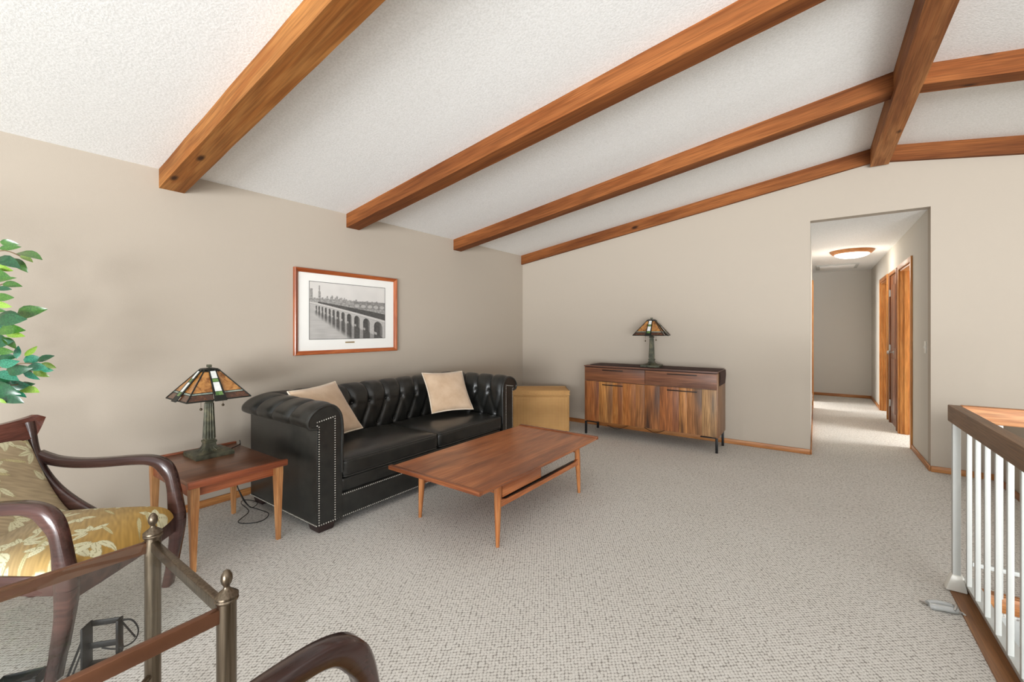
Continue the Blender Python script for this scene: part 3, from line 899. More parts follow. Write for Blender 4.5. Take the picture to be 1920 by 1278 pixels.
# ------------------------------------------------------------------ stained glass lamps
def lamp(label, loc, rz):
    t = thing('table_lamp', label, 'lamp', loc, rz, 'bronze stained glass table lamps')
    m = MB().use('bronze')
    # square foot
    def sq(h, z, b=0): return [(-h, -h, z), (h, -h, z), (h, h, z), (-h, h, z)]
    m.loft([sq(.106, 0), sq(.108, .004), sq(.108, .026), sq(.098, .031)])
    m.loft([sq(.076, .031), sq(.056, .036), sq(.041, .046), sq(.033, .060), sq(.030, .074), sq(.029, .084)])
    for k in range(4):
        R_ = Matrix.Rotation(k * pi / 2, 4, 'Z')
        for j in range(-1, 2):
            w0 = j * .014; b_ = [R_ @ V(p) for p in ((w0 * 1.8, -.058, .035), (w0 * 1.3, -.043, .045), (w0 * .9, -.034, .058))]
            m.tube(b_, [.0035, .003, .0025], 6)
    obj('base', m, t)
    m = MB().use('bronze')
    m.loft([sq(.031, .082), sq(.034, .088), sq(.034, .096), sq(.030, .10)])
    m.loft([sq(.0265, .10), sq(.0185, .345), sq(.0185, .35)])
    for k in range(4):
        R_ = Matrix.Rotation(k * pi / 2, 4, 'Z')
        for j in (-1, 0, 1):
            m.tube([R_ @ V((j * .016, -.0285, .11)), R_ @ V((j * .011, -.0195, .34))], .0042, 6)
    m.loft([sq(.018, .35), sq(.027, .356), sq(.027, .362), sq(.018, .368), sq(.016, .372)])
    m.lathe([(.015, .37), (.019, .378), (.013, .39), (.009, .40), (.009, .55)], n=14)
    obj('column', m, t)
    # shade: four trapezoid panels
    hb, ht, z0, z1 = .178, .040, .380, .560
    sh = MB().use('came')
    sh.loft([sq(ht, z1), sq(ht, z1 + .006), sq(ht - .012, z1 + .010)])
    for k in range(4):
        R_ = Matrix.Rotation(k * pi / 2 + pi / 4, 4, 'Z')
        sh.tube([R_ @ V((hb * sqrt(2), 0, z0)), R_ @ V((ht * sqrt(2), 0, z1))], .0045, 6)
    shade = obj('shade_frame', sh, t)
    def P(u, v, off=0.0):
        """u across -1..1 (in units of the panel's half width at height v), v 0 bottom..1 top; panel faces -y"""
        h_ = hb + (ht - hb) * v
        return V((u * h_, -h_ - off, z0 + (z1 - z0) * v + off * .6))
    def PX(x, v, off=0.0):
        h_ = hb + (ht - hb) * v
        return V((x, -h_ - off, z0 + (z1 - z0) * v + off * .6))
    for k in range(4):
        R_ = Matrix.Rotation(k * pi / 2, 4, 'Z')
        def face(mat, pts_, name, th=.003):
            m_ = MB().use(mat); q = [R_ @ p for p in pts_]
            n_ = (q[1] - q[0]).cross(q[2] - q[0]).normalized() * th
            m_.prism(q, n_); obj(name, m_, shade)
        vb = .20
        for s_ in (-1, 1):
            face('amber', [P(s_ * .97, vb + .06), PX(s_ * .030, vb + .06), PX(s_ * .018, .93), P(s_ * .93, .93)][::s_], 'amber_pane')
            face('teal_glass', [P(s_ * .97, vb), PX(s_ * .031, vb), PX(s_ * .030, vb + .06), P(s_ * .97, vb + .06)][::s_], 'grey_pane')
            face('brown_glass', [P(s_ * .98, 0), PX(s_ * .036, 0), PX(s_ * .031, vb), P(s_ * .97, vb)][::s_], 'brown_pane')
        # raised centre strip with milk and green panes
        o_ = .006
        face('came', [PX(-.034, -.06, o_), PX(.034, -.06, o_), PX(.031, .12, o_), PX(-.031, .12, o_)], 'strip_end', .004)
        face('green', [PX(-.020, .12, o_), PX(.020, .12, o_), PX(.019, .25, o_), PX(-.019, .25, o_)], 'green_pane')
        face('milk', [PX(-.019, .25, o_), PX(.019, .25, o_), PX(.017, .56, o_), PX(-.017, .56, o_)], 'milk_pane')
        face('green', [PX(-.017, .56, o_), PX(.017, .56, o_), PX(.016, .68, o_), PX(-.016, .68, o_)], 'green_pane')
        face('milk', [PX(-.016, .68, o_), PX(.016, .68, o_), PX(.015, .93, o_), PX(-.015, .93, o_)], 'milk_pane')
        cm = MB().use('came')
        for s_ in (-1, 1):
            cm.tube([R_ @ PX(s_ * .031, -.05, o_), R_ @ PX(s_ * .017, .97, o_)], .0048, 6)
            cm.tube([R_ @ PX(s_ * .021, .10, o_), R_ @ PX(s_ * .014, .95, o_)], .0016, 6)
        for v in (.25, .56, .68): cm.tube([R_ @ PX(-.02, v, o_ + .002), R_ @ PX(.02, v, o_ + .002)], .0018, 6)
        cm.tube([R_ @ P(-1, 0), R_ @ P(1, 0)], .0045, 6)
        for v in (vb, vb + .06): cm.tube([R_ @ P(-1, v), R_ @ P(1, v)], .0022, 6)
        cm.tube([R_ @ P(-1, .96), R_ @ P(1, .96)], .0045, 6)
        obj('came', cm, shade, 'dark metal strips between the panes')
    m = MB().use('bronze'); m.lathe([(.004, z1 + .008), (.004, z1 + .014)], n=10); m.box(-.012, .012, -.012, .012, z1 + .014, z1 + .032, .002); obj('finial', m, t)
    for x, zb in ((-.062, .318), (.062, .330)):
        m = MB().use('chain'); m.tube([(x * .8, -.03, .42), (x, -.05, .40), (x, -.05, zb)], .0013, 5); m.sphere((x, -.05, zb - .006), .0085, 10, 6); obj('pull_chain', m, t)
    return t


l1 = lamp('bronze lamp with a stained glass shade standing on the side table by the armchair', (-3.245, 1.125, .490), radians(90))
l2 = lamp('bronze lamp with a stained glass shade standing on the walnut sideboard', (-1.595, 5.13, .862), radians(4))

# cords
def cord(label, pts_, r=.003, group=None):
    pp = catmull(pts_, 8); m = MB().use('black_plastic'); m.tube(pp, r, 6)
    return tag(obj('power_cord', m), label, 'cord', group)
cord('black power cord looping on the carpet behind the side table', [(-3.25, 1.242, .496), (-3.33, 1.34, .498), (-3.44, 1.385, .500), (-3.47, 1.40, .44), (-3.44, 1.36, .25), (-3.40, 1.38, .10), (-3.34, 1.42, .02), (-3.42, 1.50, .012), (-3.55, 1.47, .01), (-3.45, 1.40, .03), (-3.28, 1.38, .02),
      (-3.20, 1.28, .006), (-3.12, 1.30, .006), (-3.08, 1.38, .006), (-3.16, 1.46, .006), (-3.30, 1.45, .008), (-3.40, 1.42, .03), (-3.62, 1.42, .16), (-3.675, 1.42, .22)])
cord('dark cord hanging under the walnut sideboard', [(-2.28, 5.42, .02), (-2.1, 5.34, .01), (-1.9, 5.40, .09), (-1.75, 5.40, .05), (-1.62, 5.38, .02), (-1.45, 5.40, .10), (-1.40, 5.41, .16)])

# ------------------------------------------------------------------ sideboard
SBO = V((-1.604, 4.92, 0))
sb = thing('walnut_sideboard', 'walnut sideboard on thin black metal legs against the far wall', 'cabinet', tuple(SBO))
hw = .764
m = MB().use('walnut_case')
m.box(-hw, hw, .022, .45, .165, .835, .002)
obj('case', m, sb)
m = MB().use('walnut_case'); m.box(hw - .018, hw + .006, -.0, .455, .160, .842, .002); obj('side_panel', m, sb)
m = MB().use('walnut_case'); m.box(-hw - .006, -hw + .018, -.0, .455, .160, .842, .002); obj('side_panel', m, sb)
m = MB().use('walnut_top'); m.box(-hw - .008, hw + .008, -.012, .46, .846, .862, .002); obj('top', m, sb)
m = MB().use('black'); m.box(-hw, hw, 0, .45, .840, .847); obj('black_strip', m, sb, 'thin black strip under the top')  # narrow black line set back below the top
for i, (x0, x1) in enumerate(((-hw + .002, -.006), (-.002, hw - .004))):
    m = MB().use(M['walnut_drawer'][i]); m.box(x0, x1, -.006, .02, .676, .838, .002); d_ = obj('drawer', m, sb)
    hx0, hx1 = ((-.527, -.268), (.248, .563))[i]
    m = MB().use('black'); m.box(hx0, hx1, -.018, -.004, .808, .818, .002); obj('handle', m, d_, 'long thin black pull')
pl_x = [[-hw + .002, -.576, -.396, -.268, -.112, -.006], [-.002, .165, .375, .459, .612, hw - .004]]
pi_ = 0
for i in range(2):
    m = MB().use('walnut_case'); m.box(pl_x[i][0], pl_x[i][-1], .012, .022, .172, .668); d_ = obj('door', m, sb)
    for j in range(5):
        a, b = pl_x[i][j], pl_x[i][j + 1]
        m = MB().use(M['planks'][(pi_ + (1 if i else 0)) % 11]); m.box(a + .0004, b - .0004, -.006 + random.uniform(-.0006, .0006), .014, .172, .668, .0012); obj('plank', m, d_); pi_ += 1
    hx0, hx1 = ((-.527, -.268), (.248, .563))[i]
    m = MB().use('black'); m.box(hx0, hx1, -.018, -.004, .628, .638, .002); obj('handle', m, d_, 'long thin black pull')
for sx in (-1, 1):
    for y in (.012, .375):
        x = sx * (hw - .008)
        m = MB().use('black'); m.box(x - .012, x + .012, y - .012, y + .012, 0, .162, .002)
        xe = x - sx * .16; a, b = sorted((x, xe)); m.box(a, b, y - .012, y + .012, .152, .162, .001)
        obj('leg', m, sb)
# runner
m = MB().use('runner')
RX = SBO.x + hw + .008
P = []
for i in range(60):
    s_ = i / 59 * 1.72
    if s_ < 1.50: x, z = RX - 1.50 + s_, .8635
    else: q = s_ - 1.50; x, z = RX + .004 + .004 * sin(q * 20), .8635 - q * .72
    row = []
    for j in range(14):
        y = SBO.y + .06 + .36 * j / 13
        row.append(V((x, y, z + .0012 * mnoise.noise(V((x * 9, y * 9, 2))))))
    P.append(row)
for dz in (0, ):
    m.grid(P); m.grid([[p + V((.0025 if p.z < .862 else 0, 0, .0025 if p.z >= .862 else 0)) for p in r] for r in P])
tag(obj('table_runner', m, ang=60), 'dark brown cloth runner lying on the sideboard and hanging over its right end', 'cloth')

# ------------------------------------------------------------------ wicker chest (diagonal in the corner)
Fv, Rv = V((-sin(TH), cos(TH), 0)), V((cos(TH), sin(TH), 0))
c0 = Fv * 5.49 + Rv * .375
wc = thing('wicker_chest', 'honey woven wicker chest standing diagonally in the corner behind the sofa', 'chest', (c0.x, c0.y, 0), TH)
m = MB().use('wicker'); m.box(-.355, .355, 0, .40, 0, .455, .010, seg=3)
obj('body', m, wc)
m = MB().use('wicker')
for x in (-.352, .352):
    for y in (.003, .397): m.tube([(x, y, 0), (x, y, .46)], .013, 8)
m.tube([(x, y, .012) for x, y in ((-.355, 0), (.355, 0), (.355, .4), (-.355, .4))], .012, 8, closed=True)
m.tube([(x, y, .452) for x, y in ((-.355, 0), (.355, 0), (.355, .4), (-.355, .4))], .010, 8, closed=True)
obj('edge_braid', m, wc)
m = MB().use('wicker'); m.box(-.368, .368, -.013, .413, .468, .520, .012, seg=3)
lid = obj('lid', m, wc)
m = MB().use('wicker')
for z in (.472, .517): m.tube([(x, y, z) for x, y in ((-.366, -.012), (.366, -.012), (.366, .412), (-.366, .412))], .009, 8, closed=True)
obj('lid_braid', m, lid)

# ------------------------------------------------------------------ framed picture
PX0 = -3.676
pic = thing('framed_picture', 'wood-framed black and white photograph of a stone arch bridge over the sofa', 'picture', (XL, 2.452, 1.47))
Wp, Hp, fw = .552, .384, .036
def fbar(a, b, mat, horizontal, sgn):
    m_ = MB().use(mat)
    # profile across the bar: outer edge thick, scooped, inner lip
    pr = [(0, .002), (0, .030), (.006, .036), (.014, .034), (.022, .026), (.030, .022), (fw, .018), (fw, .004)]
    rings = []
    for e in (0, 1):
        ring = []
        for t_, x in pr:
            k = (1 if e else -1)
            if horizontal: ring.append((x, k * (Wp - t_), sgn * (Hp - t_)))
            else: ring.append((x, sgn * (Wp - t_), k * (Hp - t_)))
        rings.append(ring)
    m_.loft(rings); obj('frame_bar', m_, pic)
for sg in (-1, 1): fbar(0, 0, 'frame_y', True, sg); fbar(0, 0, 'frame_z', False, sg)
m = MB().use('mat_board'); m.box(.004, .010, -Wp + fw - .004, Wp - fw + .004, -Hp + fw - .004, Hp - fw + .004); obj('mat', m, pic)
iw0, iw1, iz0, iz1 = -.410, .405, -.245, .272
m = MB().use('came')
for a in ((iw0 - .004, iw1 + .004, iz0 - .004, iz0), (iw0 - .004, iw1 + .004, iz1, iz1 + .004), (iw0 - .004, iw0, iz0, iz1), (iw1, iw1 + .004, iz0, iz1)):
    m.box(.0098, .0112, a[0], a[1], a[2], a[3])
obj('mat_bevel', m, pic)
# the print: a grid with painted tones
NU, NV = 260, 164
ARCH = [(.080, .009), (.113, .011), (.150, .013), (.192, .015), (.238, .017), (.287, .020), (.343, .024), (.408, .029), (.488, .037), (.593, .047), (.727, .060), (.900, .080)]
def shade_at(u, v):
    """u 0..1 left to right, v 0..1 bottom to top: grey tone of the photograph (0..255)"""
    d = 1 - v
    n1 = mnoise.noise(V((u * 9, v * 9, 0))); n2 = mnoise.noise(V((u * 38, v * 38, 3))); n3 = mnoise.noise(V((u * 95, v * 60, 7)))
    top = .345 + .31 * u ** 1.1
    sk = .30 - .05 * abs(mnoise.noise(V((int(u * 44) * 1.7, 0, 0)))) - .07 * math.exp(-((u - .30) / .16) ** 2) * (.55 + .45 * sin(int(u * 50) * 2.1))
    if abs(u - .115) < .007: sk = .06
    elif abs(u - .115) < .014: sk = min(sk, .16)
    if .005 < u < .035: sk = min(sk, .12)
    if d < sk: return 208 + 16 * v + 5 * n1
    if d < top:
        g = 158 + 34 * n2 + 24 * n3
        if u > .55 and .30 < d < .44:
            q = ((u * 11) % 1) - .5
            g = 184 + 18 * n2 if q * q + ((d - .385 - .03 * (u - .55)) * 13) ** 2 < .15 else 140 + 30 * n2
        if .40 < d and u < .12: g = 190 + 20 * n2
        if u > .10 and d > top - .015 - .11 * u: g = 84 + 16 * n2 + 8 * n3
        return g
    par = top + .030 + .015 * u
    if d < par: return 206 + 8 * n2
    if d < par + .007: return 150
    foot = .455 + .555 * u
    inside, q = False, 0.0
    for c, w_ in ARCH:
        ww = w_ * .80
        if abs(u - c) < ww:
            inside, q = True, (u - c) / ww; break
    if d < foot:
        g = 190 + 10 * n2 + 8 * n3
        if inside:
            crest = par + .016 + ww * 1.7 * (1 - sqrt(max(0, 1 - q * q)))
            if d > crest:
                g = 80 + 18 * n2 + (50 * max(0, q) if q > .35 else 0)
                if d > foot - .022 - .03 * u and -.95 < q < -.35: g = 176 + 20 * n2
        return g
    end = .53 + 1.02 * u
    g = 186 + 8 * n1 + 9 * mnoise.noise(V((u * 5, v * 70, 1)))
    k = max(0.0, min(1.0, (end - d) / .09))
    if u < .06: k = 0
    rf = (88 if inside else 150) + 12 * n2 + (30 if d < foot + .02 and not inside else 0)
    return g * (1 - k) + rf * k


me = bpy.data.meshes.new('print'); vs, fs, cs = [], [], []
for j in range(NV):
    for i in range(NU):
        u, v = i / (NU - 1), j / (NV - 1)
        vs.append((.0106, iw0 + (iw1 - iw0) * u, iz0 + (iz1 - iz0) * v)); g = shade_at(u, v)
        c_ = lin((g, g * .985, g * .965)); cs += c_
for j in range(NV - 1):
    for i in range(NU - 1):
        a = j * NU + i; fs.append((a, a + 1, a + NU + 1, a + NU))
me.from_pydata(vs, [], fs); me.materials.append(M['print'])
ca = me.color_attributes.new('Col', 'FLOAT_COLOR', 'POINT'); ca.data.foreach_set('color', cs)
obj('print', me, pic, 'black and white bridge photograph')
m = MB().use('brass'); m.box(.010, .012, -.055, .045, -.287, -.275, .002); obj('plaque', m, pic, 'small brass plaque')
m = MB().use('pglass'); m.box(.0145, .0155, -Wp + fw - .002, Wp - fw + .002, -Hp + fw - .002, Hp - fw + .002); obj('glazing', m, pic)


# ------------------------------------------------------------------ armchairs
rl = random.Random(3)
def make_sprigs(n, w_, h_, seed):
    r_ = random.Random(seed); L = []
    for k in range(n):
        for tr_ in range(30):
            cx_, cy_ = r_.uniform(-w_, w_), r_.uniform(-h_, h_)
            if all((cx_ - a) ** 2 + (cy_ - b_) ** 2 > .0135 for a, b_, _ in [(q[0], q[1], 0) for q in L if q[5]]): break
        a0 = r_.uniform(0, 2 * pi); nl = r_.choice((3, 4, 5))
        for j in range(nl):
            a = a0 + (j - nl / 2) * radians(46) + r_.uniform(-.1, .1); ln = r_.uniform(.052, .082)
            L.append((cx_ + cos(a) * ln * .62, cy_ + sin(a) * ln * .62, a, ln / 2 * 1.0, r_.uniform(.011, .016), j == 0, 0))
        L[-nl] = L[-nl][:5] + (True, 0)
    for k in range(n // 2):   # long slim leaves
        cx_, cy_ = r_.uniform(-w_, w_), r_.uniform(-h_, h_); a = r_.choice((.5, .7, .9)) + r_.uniform(-.1, .1)
        L.append((cx_, cy_, a, .055, .007, False, 1))
    return L


def brocade(x, y, L, warm):
    base = (178 + 4 * warm, 160 - 16 * warm, 130 - 56 * warm)
    st = mnoise.noise(V(((x * .8 + y * .6) * 16, (x * -.6 + y * .8) * 120, 0)))
    k = 1 + .12 * st
    c_ = [base[0] * k, base[1] * k, base[2] * k]
    for cx_, cy_, a, l_, w_, _, kind in L:
        dx, dy = x - cx_, y - cy_
        if abs(dx) > l_ + .01 or abs(dy) > l_ + .01: continue
        p = dx * cos(a) + dy * sin(a); q = -dx * sin(a) + dy * cos(a)
        if abs(p) < l_:
            ww = w_ * (1 - (p / l_) ** 2) ** .8 * (1 - .25 * p / l_)
            if abs(q) < ww:
                if abs(q) < .0009: c_ = [170, 162, 120]
                elif abs(q) > ww - .0014: c_ = [170, 158, 116]
                elif kind: c_ = [206, 196, 150]
                else: c_ = [222, 218, 184]
    return c_


def fabric_grid(name, parent, fn, nu, nv, sprigs, warmf, ext):
    me = bpy.data.meshes.new(name); vs, fs, cs = [], [], []
    for j in range(nv):
        for i in range(nu):
            u, v = i / (nu - 1) * 2 - 1, j / (nv - 1) * 2 - 1
            vs.append(fn(u, v)); c_ = brocade(u * ext[0], v * ext[1], sprigs, warmf(u, v)); cs += lin(tuple(max(0, min(255, q)) for q in c_))
    for j in range(nv - 1):
        for i in range(nu - 1):
            a = j * nu + i; fs.append((a, a + 1, a + nu + 1, a + nu))
    me.from_pydata(vs, [], fs); me.materials.append(M['fabric']); me.polygons.foreach_set('use_smooth', [True] * len(fs))
    ca = me.color_attributes.new('Col', 'FLOAT_COLOR', 'POINT'); ca.data.foreach_set('color', cs)
    return obj(name, me, parent)


def ribbon(m, path, wx, th):
    """band in the local y-z plane: path of (y, z, x) centres; wx width across x, th thickness in the plane"""
    P = [V((p[2], p[0], p[1])) for p in path]; rings = []; n = len(P)
    for i in range(n):
        t_ = (P[min(i + 1, n - 1)] - P[max(i - 1, 0)]).normalized()
        nn = V((0, -t_.z, t_.y)); 
        if nn.length < 1e-6: nn = V((0, 0, 1))
        nn.normalize(); a = wx[i] if isinstance(wx, list) else wx; b_ = th[i] if isinstance(th, list) else th
        c_ = P[i]; r = min(a, b_) * .16
        ring = []
        for sx, sn, (ox, on) in ((1, 1, (0, -1)), (1, 1, (-1, 0)), (-1, 1, (1, 0)), (-1, 1, (0, -1)), (-1, -1, (0, 1)), (-1, -1, (1, 0)), (1, -1, (-1, 0)), (1, -1, (0, 1))):
            ring.append(c_ + V((sx * a / 2 + ox * r, 0, 0)) + nn * (sn * b_ / 2 + on * r))
        rings.append(ring)
    m.loft(rings)


def armchair(label, loc, rz):
    t = thing('armchair', label, 'chair', loc, rz, 'dark wood armchairs with leaf upholstery')
    W = .297
    for sx in (-1, 1):
        # front leg + arm in one bent piece
        path = [(-.035, 0, W), (-.012, .12, W), (.006, .24, W), (.012, .34, W), (.004, .42, W), (-.006, .50, W), (-.022, .565, W), (-.060, .620, W), (-.115, .645, W), (-.20, .648, W), (-.34, .640, W), (-.46, .640, W), (-.56, .655, W - .004), (-.635, .688, W - .012)]
        pp = catmull([(a, b_, c_ * sx) for a, b_, c_ in path], 5)
        n = len(pp); wx = []; th = []
        for q in pp:
            wx.append(.050); th.append(.044 + .022 * math.exp(-((q.y - .36) / .12) ** 2) - .008 * (q.y < .10) + .018 * math.exp(-((q.x + .05) ** 2 + (q.y - .60) ** 2) / .05 ** 2))
        legm = MB().use('chair_wood'); k_ = next(i for i, q in enumerate(pp) if q.y >= .335)
        ribbon(legm, [tuple(q) for q in pp[:k_ + 1]], wx[:k_ + 1], th[:k_ + 1]); obj('leg', legm, t, ang=50)
        am = MB().use('chair_wood'); ribbon(am, [tuple(q) for q in pp[k_:]], wx[k_:], th[k_:]); obj('arm', am, t, ang=50)
        # back post / rear leg
        q0 = catmull([(-.680, .85, sx * .272), (-.668, .80, sx * .270), (-.650, .71, sx * .268), (-.610, .61, sx * .268), (-.545, .52, sx * .268), (-.46, .445, sx * .268), (-.37, .385, sx * .268)], 5)
        bm_ = MB().use('chair_wood'); ribbon(bm_, [tuple(q) for q in q0], .034, .062); obj('back_post', bm_, t, ang=50)
        q1 = catmull([(-.47, .42, sx * .262), (-.52, .30, sx * .262), (-.57, .15, sx * .262), (-.64, 0, sx * .262)], 5)
        bm_ = MB().use('chair_wood'); ribbon(bm_, [tuple(q) for q in q1], .036, [.062 - .02 * i / (len(q1) - 1) for i in range(len(q1))]); obj('leg', bm_, t, ang=50)
        bm_ = MB().use('chair_wood'); x0, x1 = sorted((sx * .245, sx * .282))
        bm_.hexa([(x0, -.52, .325), (x1, -.52, .325), (x1, .0, .30), (x0, .0, .30), (x0, -.52, .395), (x1, -.52, .395), (x1, .0, .375), (x0, .0, .375)], .004); obj('side_rail', bm_, t)
    m_ = MB().use('chair_wood'); rings = []
    for i in range(13):
        x = -.28 + .56 * i / 12; y = .018 + .028 * cos(x / .28 * pi / 2); zb = .285 + .012 * cos(x / .28 * pi / 2)
        rings.append([(x, y - .026, zb), (x, y, zb), (x, y, .375), (x, y - .026, .375)])
    m_.loft(rings); obj('front_rail', m_, t)
    # crest rail, flared ears
    m_ = MB().use('chair_crest'); rings = []
    for i in range(29):
        x = .318 * math.copysign(abs(i / 14 - 1) ** .7, i - 14); e = abs(x) / .318; zt = .862 + .020 * e ** 3; zb = .775 + (zt - .787) * max(0, (e - .84) / .16) ** 1.25
        yb = -.645 - .018 * cos(x / .305 * pi / 2); yt = yb - .040
        rings.append([(x, yb + .014, zb), (x, yt + .014, zt), (x, yt - .014, zt), (x, yb - .014, zb)])
    m_.loft(rings); obj('crest_rail', m_, t, ang=50)
    sp_ = make_sprigs(19, .27, .28, 5)
    def seat(u, v):
        hx_ = .272 + .012 * v; x = u * hx_ * (1 - .085 * abs(v) ** 7); y = -.245 + v * .278 * (1 - .05 * abs(u) ** 7) + .030 * cos(u * pi / 2) * (v > 0) * v
        k = (max(0, 1 - abs(u) ** 7) * max(0, 1 - abs(v) ** 8)) ** .5
        return (x, y, .366 + .075 * k + .014 * (1 - u * u) * (1 - v * v))
    fabric_grid('seat_cushion', t, seat, 170, 170, sp_, lambda u, v: max(0, min(1, .35 + .65 * v)), (.26, .28))
    sp2 = make_sprigs(16, .25, .25, 11)
    def backp(front):
        def fn(u, v):
            z = .595 + v * .195
            q = max(0, z - .40) / .40
            y = -.43 - .235 * q ** .62
            k = (max(0, 1 - abs(u) ** 6) * max(0, 1 - abs(v) ** 6)) ** .5
            return (u * .252, y + (.035 if front else -.012) * k, z)
        return fn
    b1 = fabric_grid('back_pad', t, backp(True), 150, 140, sp2, lambda u, v: 0, (.238, .23))
    fabric_grid('back_pad_rear', t, backp(False), 40, 40, [], lambda u, v: 0, (.238, .23))
    return t


armchair('dark wood armchair with leaf-patterned seat and back facing the glass table', (-2.492, .552, 0), radians(-49.8))
armchair('dark wood armchair of which only one curved arm shows at the bottom edge', (-.53, .60, 0), radians(0))

# ------------------------------------------------------------------ glass end table
TX0, TX1, TY0, TY1, TZ = -1.83, -1.243, -.14, .47, .60
gt = thing('glass_table', 'bronze metal end table with clear glass top and acorn finials', 'table', ((TX0 + TX1) / 2, (TY0 + TY1) / 2, 0))
GO = V(((TX0 + TX1) / 2, (TY0 + TY1) / 2, 0))
for x in (TX0, TX1):
    for y in (TY0, TY1):
        m = MB().use('nickel')
        m.lathe([(.0225, 0), (.0225, TZ + .012)], (x - GO.x, y - GO.y, 0), 24)
        pst = obj('post', m, gt)
        m = MB().use('nickel')
        m.lathe([(.0225, .010), (.0265, .012), (.0275, .016), (.0255, .020), (.0275, .023), (.0270, .027), (.019, .034), (.010, .041), (.0072, .047), (.0072, .050), (.012, .058), (.0138, .067), (.0125, .078), (.007, .088), (.001, .092)], (x - GO.x, y - GO.y, TZ), 24)
        obj('finial', m, pst)
for y in (TY0, TY1):
    m = MB().use('nickel'); m.box(TX0 + .018 - GO.x, TX1 - .018 - GO.x, y - .010 - GO.y, y + .010 - GO.y, TZ - .034, TZ, .002); obj('frame_bar', m, gt)
for x in (TX0, TX1):
    m = MB().use('copper'); m.box(x - .010 - GO.x, x + .010 - GO.x, TY0 + .018 - GO.y, TY1 - .018 - GO.y, TZ - .036, TZ, .002); obj('frame_bar', m, gt)
m = MB().use('glass')
m.box(TX0 + .012 - GO.x, TX1 - .012 - GO.x, TY0 + .012 - GO.y, TY1 - .012 - GO.y, TZ - .006, TZ + .001, .0015)
obj('glass_top', m, gt)
m = MB().use('nickel')
a, b_ = V((TX0, TY1, .15)) - GO, V((TX1, TY0, .15)) - GO; m.tube([a, (0, 0, .16), b_], .009, 10)
a, b_ = V((TX0, TY0, .15)) - GO, V((TX1, TY1, .15)) - GO; m.tube([a, (0, 0, .16), b_], .009, 10)
m.lathe([(.001, .14), (.03, .15), (.03, .17), (.001, .18)], n=16)
obj('cross_stretcher', m, gt)

# ------------------------------------------------------------------ black bracket and box near the table
def at(px, py, d):
    return V((0, 0, 1.314)) + (Fv * 798 + Rv * (px - 960) + V((0, 0, 1)) * (617 - py)) * (d / 798)
br = thing('wire_stand', 'black metal folding stand with wire loops on the carpet behind the glass table', 'stand', (-2.255, .425, 0), TH + radians(14))
br.scale = (.95, .95, 1.3)
m = MB().use('black')
m.box(-.055, .055, 0, .006, .060, .078, .002); m.box(-.055, .055, .02, .026, .118, .135, .002)
m.box(-.058, -.050, -.03, .03, 0, .135, .002); m.box(.046, .056, -.005, .03, .03, .135, .002)
obj('bracket', m, br)
m = MB().use('black'); m.tube(catmull([(.05, .02, .125), (.085, .03, .118), (.108, .03, .085), (.095, .02, .055), (.05, .0, .05), (.0, -.005, .062)], 6), .0028, 6)
m.tube([(.056, .02, .12), (.10, .025, .066)], .003, 6); m.tube([(.05, .01, .09), (.065, .01, .05), (.06, 0, .02)], .003, 6)
m.tube([(-.055, 0, .12), (-.10, -.03, .0)], .004, 6); m.tube([(-.055, .01, .10), (-.085, -.03, .0)], .003, 6)
obj('wire_loop', m, br)
m = MB().use('black_plastic'); m.box(-.055, .06, -.03, .03, 0, .014, .003); obj('foot_plate', m, br)
m = MB().use('blue'); m.box(-.03, .055, -.0315, -.030, .002, .012); obj('label_strip', m, br, 'bright blue strip')
bx = thing('black_bracket', 'black metal box bracket with an open slot lying left of the folding stand', 'bracket', (-2.385, .225, 0), TH + radians(22))
bx.scale = (.85, .9, 1.0)
m = MB().use('black')
for a in ((-.07, .07, -.035, -.03, .0, .035), (-.07, .07, .03, .035, .0, .035), (-.07, -.065, -.035, .035, .0, .035), (.065, .07, -.035, .035, .0, .035), (-.07, -.05, -.035, .035, .0, .006), (.03, .07, -.035, .035, 0, .006)):
    m.box(*a, .001)
obj('channel', m, bx)
m = MB().use('silver')
for x in (-.04, .0, .04): m.tube([(x, -.036, .018), (x, -.0345, .018)], .004, 8)
m.box(.03, .065, -.028, .028, .006, .012, .002); obj('rivets', m, bx)
m = MB().use('black_plastic'); m.tube(catmull([(-.06, -.03, .01), (-.09, -.07, .006), (-.08, -.12, .006), (-.02, -.16, .006)], 6), .0035, 6); obj('cable', m, bx)

# ------------------------------------------------------------------ stair railings
ra = thing('stair_railing', 'white stair railing with brown oak handrail running towards the camera', 'railing', (.58, 3.08, 0))
RO = V((.58, 3.08, 0))
m = MB().use('rail_y'); m.box(.552 - RO.x, .598 - RO.x, -1.2 - RO.y, 3.062 - RO.y, .848, .930, .003); obj('handrail', m, ra)
m = MB().use('white'); m.box(.563 - RO.x, .593 - RO.x, 3.022 - RO.y, 3.052 - RO.y, .012, .848, .003); obj('newel_post', m, ra)
m = MB().use('plate'); m.hexa([(-.045, -.075, .008), (.035, -.075, .008), (.035, -.02, .008), (-.045, -.02, .008), (-.022, -.066, .085), (.022, -.066, .085), (.022, -.024, .085), (-.022, -.024, .085)], .006); obj('post_boot', m, ra, 'white plastic boot at the post foot')
m = MB().use('white'); m.loft([[(.622 - RO.x, q, .006), (.650 - RO.x, q, .006), (.650 - RO.x, q, .072), (.600 - RO.x, q, .072)] for q in (-1.2 - RO.y, 3.06 - RO.y)])
obj('bottom_rail', m, ra)
y = 2.937
bal = None
y = 2.962
while y > -1.1:
    if bal is None:
        m = MB().use('white'); m.box(-.009, .009, -.009, .009, .070, .900, .002); bal = m.mesh('baluster')
    obj('baluster', bal, ra, loc=(.608 - RO.x, y - RO.y, 0)); y -= .1335
rb = thing('stair_railing', 'light oak handrail with white base along the far end of the stairwell', 'railing', (.93, 3.08, 0))
